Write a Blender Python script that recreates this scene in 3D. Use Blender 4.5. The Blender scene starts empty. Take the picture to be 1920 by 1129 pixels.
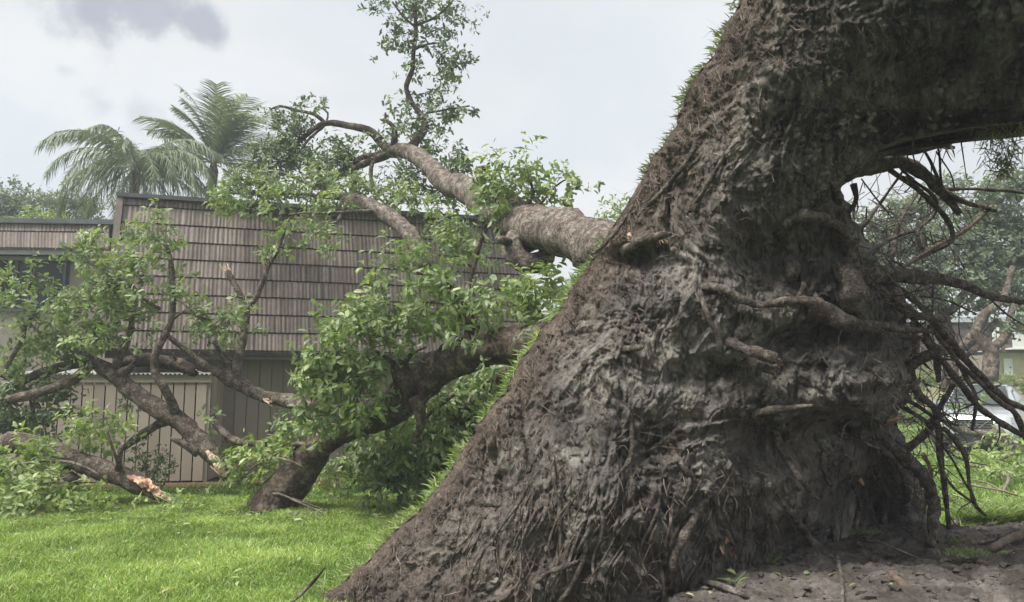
import bpy, math, random
import numpy as np
from mathutils import Vector

# ------------------------------------------------------------------ camera, sky, sun, exposure
scene = bpy.context.scene
W0, H0, F0 = 1920.0, 1129.0, 1400.0
CAMH, PITCH = 1.6, math.radians(6.66)
cam_d = bpy.data.cameras.new('camera')
cam = bpy.data.objects.new('camera', cam_d)
scene.collection.objects.link(cam)
cam.location = (0, 0, CAMH)
cam.rotation_euler = (math.radians(90) + PITCH, 0, 0)
cam_d.sensor_width = 36.0
cam_d.lens = 36.0 * F0 / W0
cam_d.clip_start = 0.05
cam_d.clip_end = 3000
scene.camera = cam

SUN_EL, SUN_AZ = math.radians(60), math.radians(-122)   # azimuth from +Y towards +X
sun_d = bpy.data.lights.new('sun', 'SUN')
sun_d.energy = 2.8
sun_d.angle = math.radians(28)
sun_d.color = (1.0, 0.96, 0.9)
sun = bpy.data.objects.new('sun', sun_d)
scene.collection.objects.link(sun)
sdir = Vector((math.sin(SUN_AZ) * math.cos(SUN_EL), math.cos(SUN_AZ) * math.cos(SUN_EL), math.sin(SUN_EL)))
sun.rotation_euler = sdir.to_track_quat('Z', 'Y').to_euler()

scene.view_settings.view_transform = 'Standard'
scene.view_settings.look = 'None'
scene.view_settings.gamma = 1
scene.view_settings.exposure = 1.33


def pixdir(u, v):
    u = np.asarray(u, float); v = np.asarray(v, float)
    x = (u - W0 / 2) / F0
    up = (H0 / 2 - v) / F0
    wy = math.cos(PITCH) - up * math.sin(PITCH)
    wz = math.sin(PITCH) + up * math.cos(PITCH)
    return x, wy, wz


def P(u, v, Y):
    """a point of the place: seen from the photograph's viewpoint at u,v and Y metres ahead"""
    x, wy, wz = pixdir(u, v)
    t = np.asarray(Y, float) / wy
    return np.stack(np.broadcast_arrays(x * t, wy * t, CAMH + wz * t), -1)


def G(u, v, z=0.0):
    x, wy, wz = pixdir(u, v)
    t = (z - CAMH) / wz
    return np.stack(np.broadcast_arrays(x * t, wy * t, np.full(np.shape(x * t), z)), -1)


world = bpy.data.worlds.new('World')
scene.world = world
world.use_nodes = True
nt = world.node_tree
nt.nodes.clear()
N = nt.nodes.new
L = nt.links.new
wout = N('ShaderNodeOutputWorld'); wbg = N('ShaderNodeBackground'); wbg.inputs['Strength'].default_value = 0.10
sky = N('ShaderNodeTexSky'); sky.sky_type = 'NISHITA'; sky.sun_disc = False
sky.sun_elevation = SUN_EL; sky.sun_rotation = SUN_AZ
sky.air_density = 1.4; sky.dust_density = 2.5
tc = N('ShaderNodeTexCoord')
mp = N('ShaderNodeMapping'); mp.inputs['Scale'].default_value = (1.0, 1.0, 2.6)
L(tc.outputs['Generated'], mp.inputs['Vector'])
n1 = N('ShaderNodeTexNoise'); n1.inputs['Scale'].default_value = 1.7; n1.inputs['Detail'].default_value = 7; n1.inputs['Roughness'].default_value = 0.52
L(mp.outputs['Vector'], n1.inputs['Vector'])
cr = N('ShaderNodeValToRGB')
cr.color_ramp.elements[0].position = 0.36; cr.color_ramp.elements[0].color = (0.62, 0.62, 0.62, 1)
cr.color_ramp.elements[1].position = 0.56; cr.color_ramp.elements[1].color = (1, 1, 1, 1)
L(n1.outputs['Fac'], cr.inputs['Fac'])
n2 = N('ShaderNodeTexNoise'); n2.inputs['Scale'].default_value = 2.6; n2.inputs['Detail'].default_value = 5
L(mp.outputs['Vector'], n2.inputs['Vector'])
crc = N('ShaderNodeValToRGB')
crc.color_ramp.elements[0].position = 0.3; crc.color_ramp.elements[0].color = (2.9, 3.08, 3.28, 1)
crc.color_ramp.elements[1].position = 0.62; crc.color_ramp.elements[1].color = (3.5, 3.58, 3.66, 1)
L(n2.outputs['Fac'], crc.inputs['Fac'])
mx = N('ShaderNodeMix'); mx.data_type = 'RGBA'
L(cr.outputs['Color'], mx.inputs['Factor'])
skm = N('ShaderNodeMix'); skm.data_type = 'RGBA'; skm.inputs['Factor'].default_value = 0.7
L(sky.outputs['Color'], skm.inputs['A']); skm.inputs['B'].default_value = (2.9, 3.2, 3.45, 1)
L(skm.outputs['Result'], mx.inputs['A']); L(crc.outputs['Color'], mx.inputs['B'])
cur = mx.outputs['Result']
# a few darker grey cloud patches
n3 = N('ShaderNodeTexNoise'); n3.inputs['Scale'].default_value = 9.0; n3.inputs['Detail'].default_value = 8; n3.inputs['Roughness'].default_value = 0.62
L(tc.outputs['Generated'], n3.inputs['Vector'])
for (u, v, rad, colr, amt) in [(165, 25, 0.105, (1.95, 2.1, 2.4, 1), 1.0), (275, 22, 0.055, (2.0, 2.15, 2.45, 1), 0.9), (372, 48, 0.045, (1.95, 2.1, 2.4, 1), 0.95), (115, 60, 0.05, (2.3, 2.5, 2.75, 1), 0.7),
                               (190, 195, 0.045, (2.3, 2.48, 2.75, 1), 0.7), (260, 215, 0.055, (2.4, 2.58, 2.85, 1), 0.6), (117, 130, 0.018, (2.3, 2.48, 2.75, 1), 0.5),
                               (30, 290, 0.13, (2.85, 3.25, 3.5, 1), 0.6), (1110, 160, 0.17, (2.95, 3.28, 3.5, 1), 0.6), (960, 300, 0.12, (3.0, 3.3, 3.5, 1), 0.5)]:
    x, wy, wz = pixdir(u, v)
    d = Vector((float(x), float(wy), float(wz))).normalized()
    vs = N('ShaderNodeVectorMath'); vs.operation = 'DISTANCE'; vs.inputs[1].default_value = d
    L(tc.outputs['Generated'], vs.inputs[0])
    mr = N('ShaderNodeMapRange'); mr.inputs['From Min'].default_value = 0.0; mr.inputs['From Max'].default_value = rad
    mr.inputs['To Min'].default_value = 1.0; mr.inputs['To Max'].default_value = 0.0
    L(vs.outputs['Value'], mr.inputs['Value'])
    sc3 = N('ShaderNodeMath'); sc3.operation = 'MULTIPLY_ADD'; L(n3.outputs['Fac'], sc3.inputs[0]); sc3.inputs[1].default_value = 2.6; sc3.inputs[2].default_value = -0.85
    ad = N('ShaderNodeMath'); ad.operation = 'ADD'; L(mr.outputs['Result'], ad.inputs[0]); L(sc3.outputs['Value'], ad.inputs[1])
    mr2 = N('ShaderNodeMapRange'); mr2.interpolation_type = 'SMOOTHSTEP'
    mr2.inputs['From Min'].default_value = 0.66; mr2.inputs['From Max'].default_value = 1.3; mr2.inputs['To Max'].default_value = amt
    L(ad.outputs['Value'], mr2.inputs['Value'])
    ml = N('ShaderNodeMath'); ml.operation = 'MULTIPLY'; L(mr2.outputs['Result'], ml.inputs[0])
    gt = N('ShaderNodeMapRange'); gt.inputs['From Min'].default_value = 0; gt.inputs['From Max'].default_value = 0.25
    L(mr.outputs['Result'], gt.inputs['Value']); L(gt.outputs['Result'], ml.inputs[1])
    m2 = N('ShaderNodeMix'); m2.data_type = 'RGBA'; L(ml.outputs['Value'], m2.inputs['Factor'])
    L(cur, m2.inputs['A']); m2.inputs['B'].default_value = colr
    cur = m2.outputs['Result']
L(cur, wbg.inputs['Color'])
L(wbg.outputs['Background'], wout.inputs['Surface'])

# ------------------------------------------------------------------ helpers
rng = np.random.default_rng(7)
COL = scene.collection
ORG = {}


def hash3(ix, iy, iz):
    h = (ix.astype(np.int64) * 374761393 + iy.astype(np.int64) * 668265263 + iz.astype(np.int64) * 2147483647) & 0xffffffff
    h = ((h ^ (h >> 13)) * 1274126177) & 0xffffffff
    h = (h ^ (h >> 16)) & 0xffffffff
    h = (h * 2246822519) & 0xffffffff
    return ((h ^ (h >> 15)) & 0xffffff) / float(0xffffff)


def vnoise(x, y, z=0.0):
    """smooth value noise, -1..1"""
    x, y, z = np.broadcast_arrays(np.asarray(x, float), np.asarray(y, float), np.asarray(z, float))
    xi = np.floor(x); yi = np.floor(y); zi = np.floor(z)
    fx = x - xi; fy = y - yi; fz = z - zi
    fx = fx * fx * fx * (fx * (fx * 6 - 15) + 10); fy = fy * fy * fy * (fy * (fy * 6 - 15) + 10); fz = fz * fz * fz * (fz * (fz * 6 - 15) + 10)
    r = 0
    for a in (0, 1):
        for b in (0, 1):
            for c in (0, 1):
                w = (fx if a else 1 - fx) * (fy if b else 1 - fy) * (fz if c else 1 - fz)
                r = r + w * hash3(xi + a, yi + b, zi + c)
    return r * 2 - 1


def fbm(x, y, z=0.0, o=4, g=0.5):
    r = 0; a = 1; s = 0
    for i in range(o):
        r = r + a * vnoise(x * 2 ** i + 13.7 * i, y * 2 ** i + 7.1 * i, z * 2 ** i + 3.3 * i); s += a; a *= g
    return r / s


def ridged(x, y, z=0.0, o=4, g=0.5):
    r = 0; a = 1; s = 0
    for i in range(o):
        r = r + a * (1 - np.abs(vnoise(x * 2 ** i + 5.7 * i, y * 2 ** i + 9.1 * i, z * 2 ** i + 1.3 * i)) * 2); s += a; a *= g
    return r / s


def tag(o, label=None, cat=None, group=None, kind=None):
    if label: o['label'] = label
    if cat: o['category'] = cat
    if group: o['group'] = group
    if kind: o['kind'] = kind
    return o


def thing(name, loc, label, cat, group=None, rz=0):
    o = bpy.data.objects.new(name, None)
    COL.objects.link(o)
    o.location = loc; o.rotation_euler = (0, 0, rz)
    ORG[o.name] = np.array([float(c) for c in loc])
    o.empty_display_size = 0.3
    return tag(o, label, cat, group)


class MB:
    def __init__(s):
        s.v = []; s.f = []; s.a = []; s.n = 0; s.m = []

    def add(s, v, f, a=0.5, m=0):
        v = np.asarray(v, float).reshape(-1, 3); f = np.asarray(f, np.int64)
        s.v.append(v); s.f.append(f + s.n); s.a.append(np.broadcast_to(np.asarray(a, float), (len(v),)).copy())
        s.m.append(np.full(len(f), m)); s.n += len(v)

    def box(s, o, a, b, c, at=0.5):
        o, a, b, c = [np.asarray(q, float) for q in (o, a, b, c)]
        v = [o, o + a, o + a + b, o + b, o + c, o + a + c, o + a + b + c, o + b + c]
        s.add(v, [(0, 3, 2, 1), (4, 5, 6, 7), (0, 1, 5, 4), (1, 2, 6, 5), (2, 3, 7, 6), (3, 0, 4, 7)], at)

    def bar(s, p, q, w, h, at=0.5):
        p = np.asarray(p, float); q = np.asarray(q, float); d = q - p
        side = np.cross(d, (0, 0, 1.)); ln = np.linalg.norm(side)
        side = side / ln if ln > 1e-6 else np.array([1., 0, 0])
        up = np.cross(side, d); up /= np.linalg.norm(up)
        s.box(p - side * w / 2 - up * h / 2, d, side * w, up * h, at)

    def build(s, name, mats, parent=None, origin=None, smooth=False, local=False, kind=None, label=None):
        V = np.concatenate(s.v) if s.v else np.zeros((0, 3))
        if parent is not None:
            org = np.zeros(3) if local else ORG.get(parent.name, np.zeros(3))
        else:
            org = np.array(origin, float) if origin is not None else np.zeros(3)
        me = bpy.data.meshes.new(name)
        me.vertices.add(len(V)); me.vertices.foreach_set('co', (V - org).ravel().astype(np.float32))
        sizes = np.concatenate([np.full(len(f), f.shape[1]) for f in s.f if len(f)])
        loops = np.concatenate([f.ravel() for f in s.f if len(f)])
        mi = np.concatenate([m for m, f in zip(s.m, s.f) if len(f)])
        me.loops.add(len(loops)); me.polygons.add(len(sizes))
        me.loops.foreach_set('vertex_index', loops.astype(np.int32))
        me.polygons.foreach_set('loop_start', np.concatenate([[0], np.cumsum(sizes)[:-1]]).astype(np.int32))
        me.polygons.foreach_set('material_index', mi.astype(np.int32))
        me.update(calc_edges=True)
        me.polygons.foreach_set('use_smooth', np.full(len(sizes), bool(smooth)))
        at = me.attributes.new('rnd', 'FLOAT', 'POINT'); at.data.foreach_set('value', np.concatenate(s.a).astype(np.float32))
        if not isinstance(mats, (list, tuple)): mats = [mats]
        for m in mats: me.materials.append(m)
        o = bpy.data.objects.new(name, me)
        COL.objects.link(o)
        if parent is not None:
            o.parent = parent; ORG[o.name] = org
        else:
            o.location = org; ORG[o.name] = org
        if kind: o['kind'] = kind
        if label: o['label'] = label
        return o


def crom(pts, rad, per=None, seglen=None):
    pts = np.asarray(pts, float); rad = np.asarray(rad, float)
    n = len(pts)
    if n < 2: return pts, rad
    ext = np.vstack([2 * pts[0] - pts[1], pts, 2 * pts[-1] - pts[-2]])
    er = np.concatenate([[rad[0]], rad, [rad[-1]]])
    op = []; orr = []
    for i in range(n - 1):
        p0, p1, p2, p3 = ext[i:i + 4]; r0, r1, r2, r3 = er[i:i + 4]
        k = per or max(2, min(40, int(np.linalg.norm(p2 - p1) / (seglen or 0.1))))
        t = np.linspace(0, 1, k, endpoint=False)[:, None]
        q = 0.5 * ((2 * p1) + (-p0 + p2) * t + (2 * p0 - 5 * p1 + 4 * p2 - p3) * t ** 2 + (-p0 + 3 * p1 - 3 * p2 + p3) * t ** 3)
        op.append(q); orr.append(r1 + (r2 - r1) * t[:, 0])
    op.append(pts[-1:]); orr.append(rad[-1:])
    return np.vstack(op), np.concatenate(orr)


def tube(mb, pts, rad, sides=8, seglen=0.1, lump=0.12, lf=6.0, jitter=0.0, at=0.5, cap=True, per=None, flat=1.0):
    c, r = crom(pts, rad, per, seglen)
    n = len(c)
    if jitter:
        j = np.stack([fbm(c[:, 0] * 3 + k * 17, c[:, 1] * 3, c[:, 2] * 3 + k * 5, 2) for k in range(3)], -1)
        j[0] = 0
        c = c + j * jitter
    T = np.gradient(c, axis=0); T /= np.linalg.norm(T, axis=1)[:, None] + 1e-9
    up = np.array([0, 0, 1.]) if abs(T[0][2]) < 0.9 else np.array([1., 0, 0])
    U = np.zeros((n, 3)); u = np.cross(T[0], up); u /= np.linalg.norm(u)
    for i in range(n):
        u = u - T[i] * np.dot(u, T[i]); u /= np.linalg.norm(u) + 1e-9; U[i] = u
    B = np.cross(T, U)
    ang = np.linspace(0, 2 * np.pi, sides, endpoint=False)
    ring = U[:, None, :] * np.cos(ang)[None, :, None] + B[:, None, :] * np.sin(ang)[None, :, None] * flat
    rr = np.repeat(r[:, None], sides, 1)
    if lump:
        q = c[:, None, :] + ring * r[:, None, None]
        rr = rr * (1 + lump * 1.6 * fbm(q[..., 0] * lf, q[..., 1] * lf, q[..., 2] * lf, 3))
    V = (c[:, None, :] + ring * rr[..., None]).reshape(-1, 3)
    i = np.arange(n - 1)[:, None] * sides; k = np.arange(sides)[None, :]; k2 = (k + 1) % sides
    Q = np.stack([i + k, i + k2, i + sides + k2, i + sides + k], -1).reshape(-1, 4)
    if cap:
        V = np.vstack([V, c[0] - T[0] * r[0] * .3, c[-1] + T[-1] * r[-1] * .5])
        mb.add(V, Q, at)
        b = mb.n - len(V); nv = n * sides
        k = np.arange(sides); k2 = (k + 1) % sides
        t1 = np.stack([np.full(sides, nv), k2, k], -1); t2 = np.stack([np.full(sides, nv + 1), (n - 1) * sides + k, (n - 1) * sides + k2], -1)
        mb.f.append(np.vstack([t1, t2]) + b); mb.m.append(np.zeros(2 * sides)); 
        mb.v.append(np.zeros((0, 3))); mb.a.append(np.zeros(0))
    else:
        mb.add(V, Q, at)
    return c, r


def px(path):
    """[(u, v, Y, radius in photo pixels)] -> points, radii in metres"""
    a = np.array(path, float)
    return P(a[:, 0], a[:, 1], a[:, 2]), a[:, 3] * a[:, 2] / F0


def limb(mb, path, **k):
    p, r = px(path)
    k.setdefault('sides', 14 if r.max() > .05 else 8)
    k.setdefault('seglen', 0.07 if r.max() > .05 else 0.1)
    return tube(mb, p, r, **k)


def thin(mb, pts, rad, at=0.5, m=0):
    """many thin three-sided strands at once: pts (n, k, 3), rad (k,) or (n, k)"""
    n, k, _ = pts.shape
    rad = np.broadcast_to(rad, (n, k))
    T = nrm(np.gradient(pts, axis=1)); ref = np.array([.31, .87, .38]); U = nrm(np.cross(T, ref)); B = np.cross(T, U)
    ang = np.array([0, 2.094, 4.189])
    V = pts[:, :, None] + (U[:, :, None] * np.cos(ang)[:, None] + B[:, :, None] * np.sin(ang)[:, None]) * rad[:, :, None, None]
    i = (np.arange(n) * k * 3)[:, None, None] + (np.arange(k - 1) * 3)[None, :, None] + np.arange(3)[None, None]
    i2 = (np.arange(n) * k * 3)[:, None, None] + (np.arange(k - 1) * 3)[None, :, None] + np.array([1, 2, 0])[None, None]
    mb.add(V.reshape(-1, 3), np.stack([i, i2, i2 + 3, i + 3], -1).reshape(-1, 4), np.repeat(np.broadcast_to(at, (n,)), k * 3), m)


def nrm(a):
    return a / (np.linalg.norm(a, axis=-1, keepdims=True) + 1e-9)


def leaves(mb, base, d, nv, ln, wd, rnd, droop=0.25):
    """leaf shaped, folded and curved six-face blades"""
    n = len(base); d = nrm(d); nv = nrm(nv - d * np.sum(nv * d, -1, keepdims=True)); s = np.cross(d, nv)
    ln = ln[:, None]; wd = wd[:, None]
    def pt(t, w, h): return base + d * ln * t + s * wd * w + nv * ln * h
    V = np.stack([pt(0, 0, 0), pt(.32, -.40, .05), pt(.34, 0, .0), pt(.32, .40, .05),
                  pt(.72, -.46, -droop * .35 + .04), pt(.74, 0, -droop * .42), pt(.72, .46, -droop * .35 + .04), pt(1.0, 0, -droop)], 1)
    b = (np.arange(n) * 8)[:, None]
    tri = np.array([(0, 2, 1), (0, 3, 2), (4, 5, 7), (5, 6, 7)]); quad = np.array([(1, 2, 5, 4), (2, 3, 6, 5)])
    mb.add(V.reshape(-1, 3), (b[:, None, :] + tri[None]).reshape(-1, 3), np.repeat(rnd, 8))
    st = mb.n - n * 8
    mb.f.append((b[:, None, :] + quad[None]).reshape(-1, 4) + st); mb.m.append(np.zeros(n * 2)); mb.v.append(np.zeros((0, 3))); mb.a.append(np.zeros(0))


def foliage(lm, tm, blobs, Y=None, dens=1.35, leaf=0.11, lw=0.42, per=8, depth=0.8, twr=0.006, tint=0.0, droop=0.25, hang=0.25, root=None):
    """blobs: (u, v, Y, ru, rv[, density]) -> leaf rosettes carried by twigs"""
    for bl in blobs:
        u, v, Yb, ru, rv = bl[:5]; dn = bl[5] if len(bl) > 5 else 1.0
        c = P(u, v, Yb); k = Yb / F0
        rad = np.array([ru * k, ru * k * depth, rv * k])
        area = ru * k * rv * k * np.pi
        nr = max(4, int(area / (leaf * leaf) * 2.7 * dens * dn))
        nb = max(2, nr // 7)
        q = rng.normal(size=(nb, 3)); q = nrm(q) * (rng.random((nb, 1)) ** 0.45)
        ends = c + q * rad
        start = (c + rng.normal(size=(nb, 3)) * rad * .15 + np.array([0, 0, -rad[2] * .25])) if root is None else np.repeat(P(*root)[None], nb, 0)
        mid = (start + ends) / 2 + rng.normal(size=(nb, 3)) * rad * .12
        thin(lm, np.stack([start, mid + nrm(rng.normal(size=(nb, 3))) * leaf * .2, ends], 1), np.array([twr * 1.5, twr, twr * .5]), .5, 1)
        per_b = int(math.ceil(nr / nb))
        t = rng.random((nb, per_b)) ** 0.6
        base = mid[:, None] + (ends - mid)[:, None] * t[..., None]
        off = nrm(rng.normal(size=(nb, per_b, 3))) * (rng.random((nb, per_b, 1)) ** .5) * leaf * 2.3
        cen = (base + off).reshape(-1, 3)
        ax = nrm(off.reshape(-1, 3) + np.repeat(nrm(ends - mid), per_b, 0) * leaf * .8 + np.array([0, 0, leaf * .5]))
        nn = len(cen)
        br = np.repeat(rng.random(nb), per_b)
        # rosette leaves
        ref = nrm(np.cross(ax, rng.normal(size=(nn, 3))))
        ref2 = np.cross(ax, ref)
        ph = np.arange(per)[None, :] * 2.4 + rng.random((nn, 1)) * 6.28
        spread = 0.55 + 0.75 * rng.random((nn, per))
        rad_d = ref[:, None] * np.cos(ph)[..., None] + ref2[:, None] * np.sin(ph)[..., None]
        d = ax[:, None] * np.cos(spread)[..., None] + rad_d * np.sin(spread)[..., None] + np.array([0, 0, -hang]) + rng.normal(size=(nn, per, 3)) * .15
        nv = ax[:, None] * np.sin(spread)[..., None] - rad_d * np.cos(spread)[..., None] + rng.normal(size=(nn, per, 3)) * .35 + np.array([0, 0, .25])
        bs = cen[:, None] + ax[:, None] * ((rng.random((nn, per, 1)) - .2) * leaf * 1.5) + rng.normal(size=(nn, per, 3)) * leaf * .18
        l = leaf * (0.5 + 0.75 * rng.random((nn, per)))
        r = np.clip(0.5 * br[:, None].repeat(per, 1).reshape(nn, per) + 0.5 * rng.random((nn, per)) + tint, 0, 1)
        leaves(lm, bs.reshape(-1, 3), d.reshape(-1, 3), nv.reshape(-1, 3), l.ravel(), (l * lw * (0.85 + .3 * rng.random(l.shape))).ravel(), r.ravel(), droop)


def shards(mb, p, d, r, n=9, ln=2.6):
    """torn wood: splinters standing out of a broken end"""
    d = nrm(np.asarray(d, float)); p = np.asarray(p, float)
    a = nrm(np.cross(d, [0.3, 0.2, 1.0])); b = np.cross(d, a)
    for i in range(n):
        t = rng.random() * 6.28; q = (rng.random() ** .5) * .8
        o = p + (a * math.cos(t) + b * math.sin(t)) * r * q - d * r * .6
        l = r * ln * (0.35 + rng.random()); w = r * (0.2 + .3 * rng.random())
        dd = nrm(d + rng.normal(size=3) * .16)
        tube(mb, [o, o + dd * l * .6, o + dd * l], [w, w * .8, w * .15], sides=5, per=2, lump=.2, lf=25, flat=.5, at=rng.random())


# ------------------------------------------------------------------ materials
def mat(name, rough=0.8, spec=0.3):
    m = bpy.data.materials.new(name); m.use_nodes = True
    t = m.node_tree; b = t.nodes['Principled BSDF']
    b.inputs['Roughness'].default_value = rough; b.inputs['Specular IOR Level'].default_value = spec
    return m, t, b


def nd(t, typ, **kw):
    n = t.nodes.new(typ)
    for k, v in kw.items():
        if k in n.inputs: n.inputs[k].default_value = v
        else: setattr(n, k, v)
    return n


def ramp(t, src, stops):
    r = t.nodes.new('ShaderNodeValToRGB')
    e = r.color_ramp.elements
    while len(e) < len(stops): e.new(0.5)
    for q, (p, c) in zip(e, stops):
        q.position = p; q.color = (c[0], c[1], c[2], 1)
    t.links.new(src, r.inputs['Fac'])
    return r.outputs['Color']


def mixc(t, a, b, f, mode='MIX'):
    m = t.nodes.new('ShaderNodeMix'); m.data_type = 'RGBA'; m.blend_type = mode
    for s, k in ((a, 'A'), (b, 'B'), (f, 'Factor')):
        if hasattr(s, 'links'): t.links.new(s, m.inputs[k])
        elif k == 'Factor': m.inputs[k].default_value = s
        else: m.inputs[k].default_value = (*s, 1)
    return m.outputs['Result']


def bump(t, b, src, strength, dist):
    n = t.nodes.new('ShaderNodeBump'); n.inputs['Strength'].default_value = strength; n.inputs['Distance'].default_value = dist
    t.links.new(src, n.inputs['Height'])
    if b.inputs['Normal'].is_linked: t.links.new(b.inputs['Normal'].links[0].from_socket, n.inputs['Normal'])
    t.links.new(n.outputs['Normal'], b.inputs['Normal'])


def noise_n(t, scale, detail=5, rough=0.55, stretch=None):
    c = t.nodes.new('ShaderNodeTexCoord'); n = nd(t, 'ShaderNodeTexNoise', Scale=scale, Detail=detail, Roughness=rough)
    if stretch:
        m = t.nodes.new('ShaderNodeMapping'); m.inputs['Scale'].default_value = stretch
        t.links.new(c.outputs['Object'], m.inputs['Vector']); t.links.new(m.outputs['Vector'], n.inputs['Vector'])
    else: t.links.new(c.outputs['Object'], n.inputs['Vector'])
    return n.outputs['Fac']


def attr(t, name='rnd'):
    a = t.nodes.new('ShaderNodeAttribute'); a.attribute_name = name
    return a.outputs['Fac']


def simple(name, c1, c2, scale=8, rough=0.8, spec=0.3, bs=0.0, bd=0.01, detail=5, metal=0, stretch=None, useattr=0.0):
    m, t, b = mat(name, rough, spec)
    f = noise_n(t, scale, detail, stretch=stretch)
    col = ramp(t, f, [(0.32, c1), (0.68, c2)])
    if useattr:
        col = mixc(t, col, ramp(t, attr(t), [(0, [q * (1 - useattr) for q in (1, 1, 1)]), (1, [1 + useattr] * 3)]), 1.0, 'MULTIPLY')
    t.links.new(col, b.inputs['Base Color'])
    b.inputs['Metallic'].default_value = metal
    if bs: bump(t, b, f, bs, bd)
    return m


def leafmat(name, stops, under, trans=0.35, rough=0.42):
    m, t, b = mat(name, rough, 0.45)
    col = ramp(t, attr(t), stops)
    geo = t.nodes.new('ShaderNodeNewGeometry')
    c2 = mixc(t, col, under, geo.outputs['Backfacing'])
    cc = mixc(t, col, c2, 0.5)
    t.links.new(cc, b.inputs['Base Color'])
    tr = t.nodes.new('ShaderNodeBsdfTranslucent')
    trc = mixc(t, col, (1.15, 1.25, 0.6), 1.0, 'MULTIPLY')
    t.links.new(trc, tr.inputs['Color'])
    ms = t.nodes.new('ShaderNodeMixShader'); ms.inputs['Fac'].default_value = trans
    t.links.new(b.outputs['BSDF'], ms.inputs[1]); t.links.new(tr.outputs['BSDF'], ms.inputs[2])
    t.links.new(ms.outputs['Shader'], t.nodes['Material Output'].inputs['Surface'])
    return m


def barkmat(name, dark, mid, pale, moss=None, sc=9):
    m, t, b = mat(name, 0.9, 0.15)
    f = noise_n(t, sc, 8, 0.62); g = noise_n(t, sc * 4, 5, 0.65)
    col = ramp(t, f, [(0.30, dark), (0.50, mid), (0.68, pale)])
    col = mixc(t, col, ramp(t, g, [(0.35, (.45, .45, .45)), (0.6, (1.15, 1.15, 1.15))]), 0.8, 'MULTIPLY')
    if moss:
        h = noise_n(t, 2.3, 4); mk = ramp(t, h, [(0.57, (0, 0, 0)), (0.66, (.8, .8, .8))])
        k = noise_n(t, 22, 4); mk2 = ramp(t, k, [(0.48, (0, 0, 0)), (0.56, (.8, .8, .8))])
        mk = mixc(t, mk, mk2, 1.0, 'MULTIPLY')
        col = mixc(t, col, moss, mk)
    t.links.new(col, b.inputs['Base Color'])
    bump(t, b, f, 0.8, 0.03); bump(t, b, g, 0.9, 0.012)
    return m


M = {}
M['leaf'] = leafmat('leaf_green', [(0, (.08, .115, .05)), (.35, (.17, .23, .095)), (.7, (.265, .345, .155)), (.96, (.45, .50, .28)), (1, (.42, .32, .16))], (.44, .48, .34), .42)
M['leaf_dark_backlit'] = leafmat('leaf_dark_backlit_green', [(0, (.065, .09, .05)), (.5, (.12, .17, .08)), (1, (.26, .32, .16))], (.16, .21, .11), 0.3)  # backlit crown leaves darkened in the colour; also serves the dark shrubs
M['leaf_bright'] = leafmat('leaf_bright_green', [(0, (.10, .14, .055)), (.5, (.25, .33, .12)), (.95, (.46, .52, .24)), (1, (.5, .38, .18))], (.34, .42, .2), .4)
M['leaf_far'] = leafmat('leaf_far_green', [(0, (.075, .10, .07)), (.5, (.15, .19, .12)), (1, (.26, .31, .19))], (.27, .31, .21), .35, .6)
M['palm'] = leafmat('palm_green', [(0, (.10, .13, .09)), (.5, (.18, .22, .145)), (1, (.36, .37, .22))], (.14, .18, .1), .3, .5)
M['grass'] = leafmat('grass_blade', [(0, (.14, .18, .05)), (.4, (.26, .355, .10)), (.75, (.42, .54, .18)), (.92, (.72, .78, .36)), (1, (.66, .56, .36))], (.25, .4, .09), .4, .5)
M['turf'] = leafmat('turf_blade', [(0, (.12, .105, .07)), (.25, (.13, .155, .075)), (.5, (.16, .24, .07)), (1, (.36, .43, .17))], (.3, .4, .14), .4, .5)
M['bark'] = barkmat('bark_brown', (.035, .027, .022), (.115, .09, .073), (.25, .21, .175), (.23, .26, .19))
M['bark_pale'] = barkmat('bark_pale', (.05, .041, .035), (.155, .127, .108), (.33, .285, .245), (.22, .24, .18), 11)
M['bark_dark'] = barkmat('bark_dark', (.02, .016, .014), (.075, .056, .045), (.21, .17, .13), (.2, .23, .15), 6)
M['twig'] = simple('twig_bark', (.10, .08, .06), (.26, .21, .16), 20)
M['wood'] = simple('torn_wood', (.36, .25, .16), (.60, .48, .34), 30, bs=.6, bd=.01, useattr=.25)
M['wood_red'] = simple('torn_red_wood', (.30, .12, .085), (.62, .46, .32), 9, bs=.9, bd=.02, useattr=.25, detail=9)
M['root'] = barkmat('root_bark', (.06, .05, .044), (.15, .13, .114), (.29, .26, .23), None, 14)
M['root_dark'] = barkmat('root_bark_dark', (.035, .029, .026), (.105, .088, .075), (.25, .215, .18), None, 16)
M['root_brown'] = simple('root_brown', (.07, .05, .038), (.17, .125, .09), 14, bs=.5, bd=.01)
M['hair'] = simple('root_hair', (.11, .08, .062), (.29, .235, .19), 9, rough=.8, useattr=.5)


# ground materials
def lawnmat():
    m, t, b = mat('lawn_ground', .9, .1)
    f = noise_n(t, 5, 6); g = noise_n(t, 60, 3)
    col = ramp(t, f, [(.3, (.045, .085, .02)), (.7, (.09, .17, .03))])
    col = mixc(t, col, ramp(t, g, [(.3, (.5, .5, .5)), (.7, (1.4, 1.4, 1.3))]), 1, 'MULTIPLY')
    t.links.new(col, b.inputs['Base Color']); bump(t, b, g, .8, .02)
    return m


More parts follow.
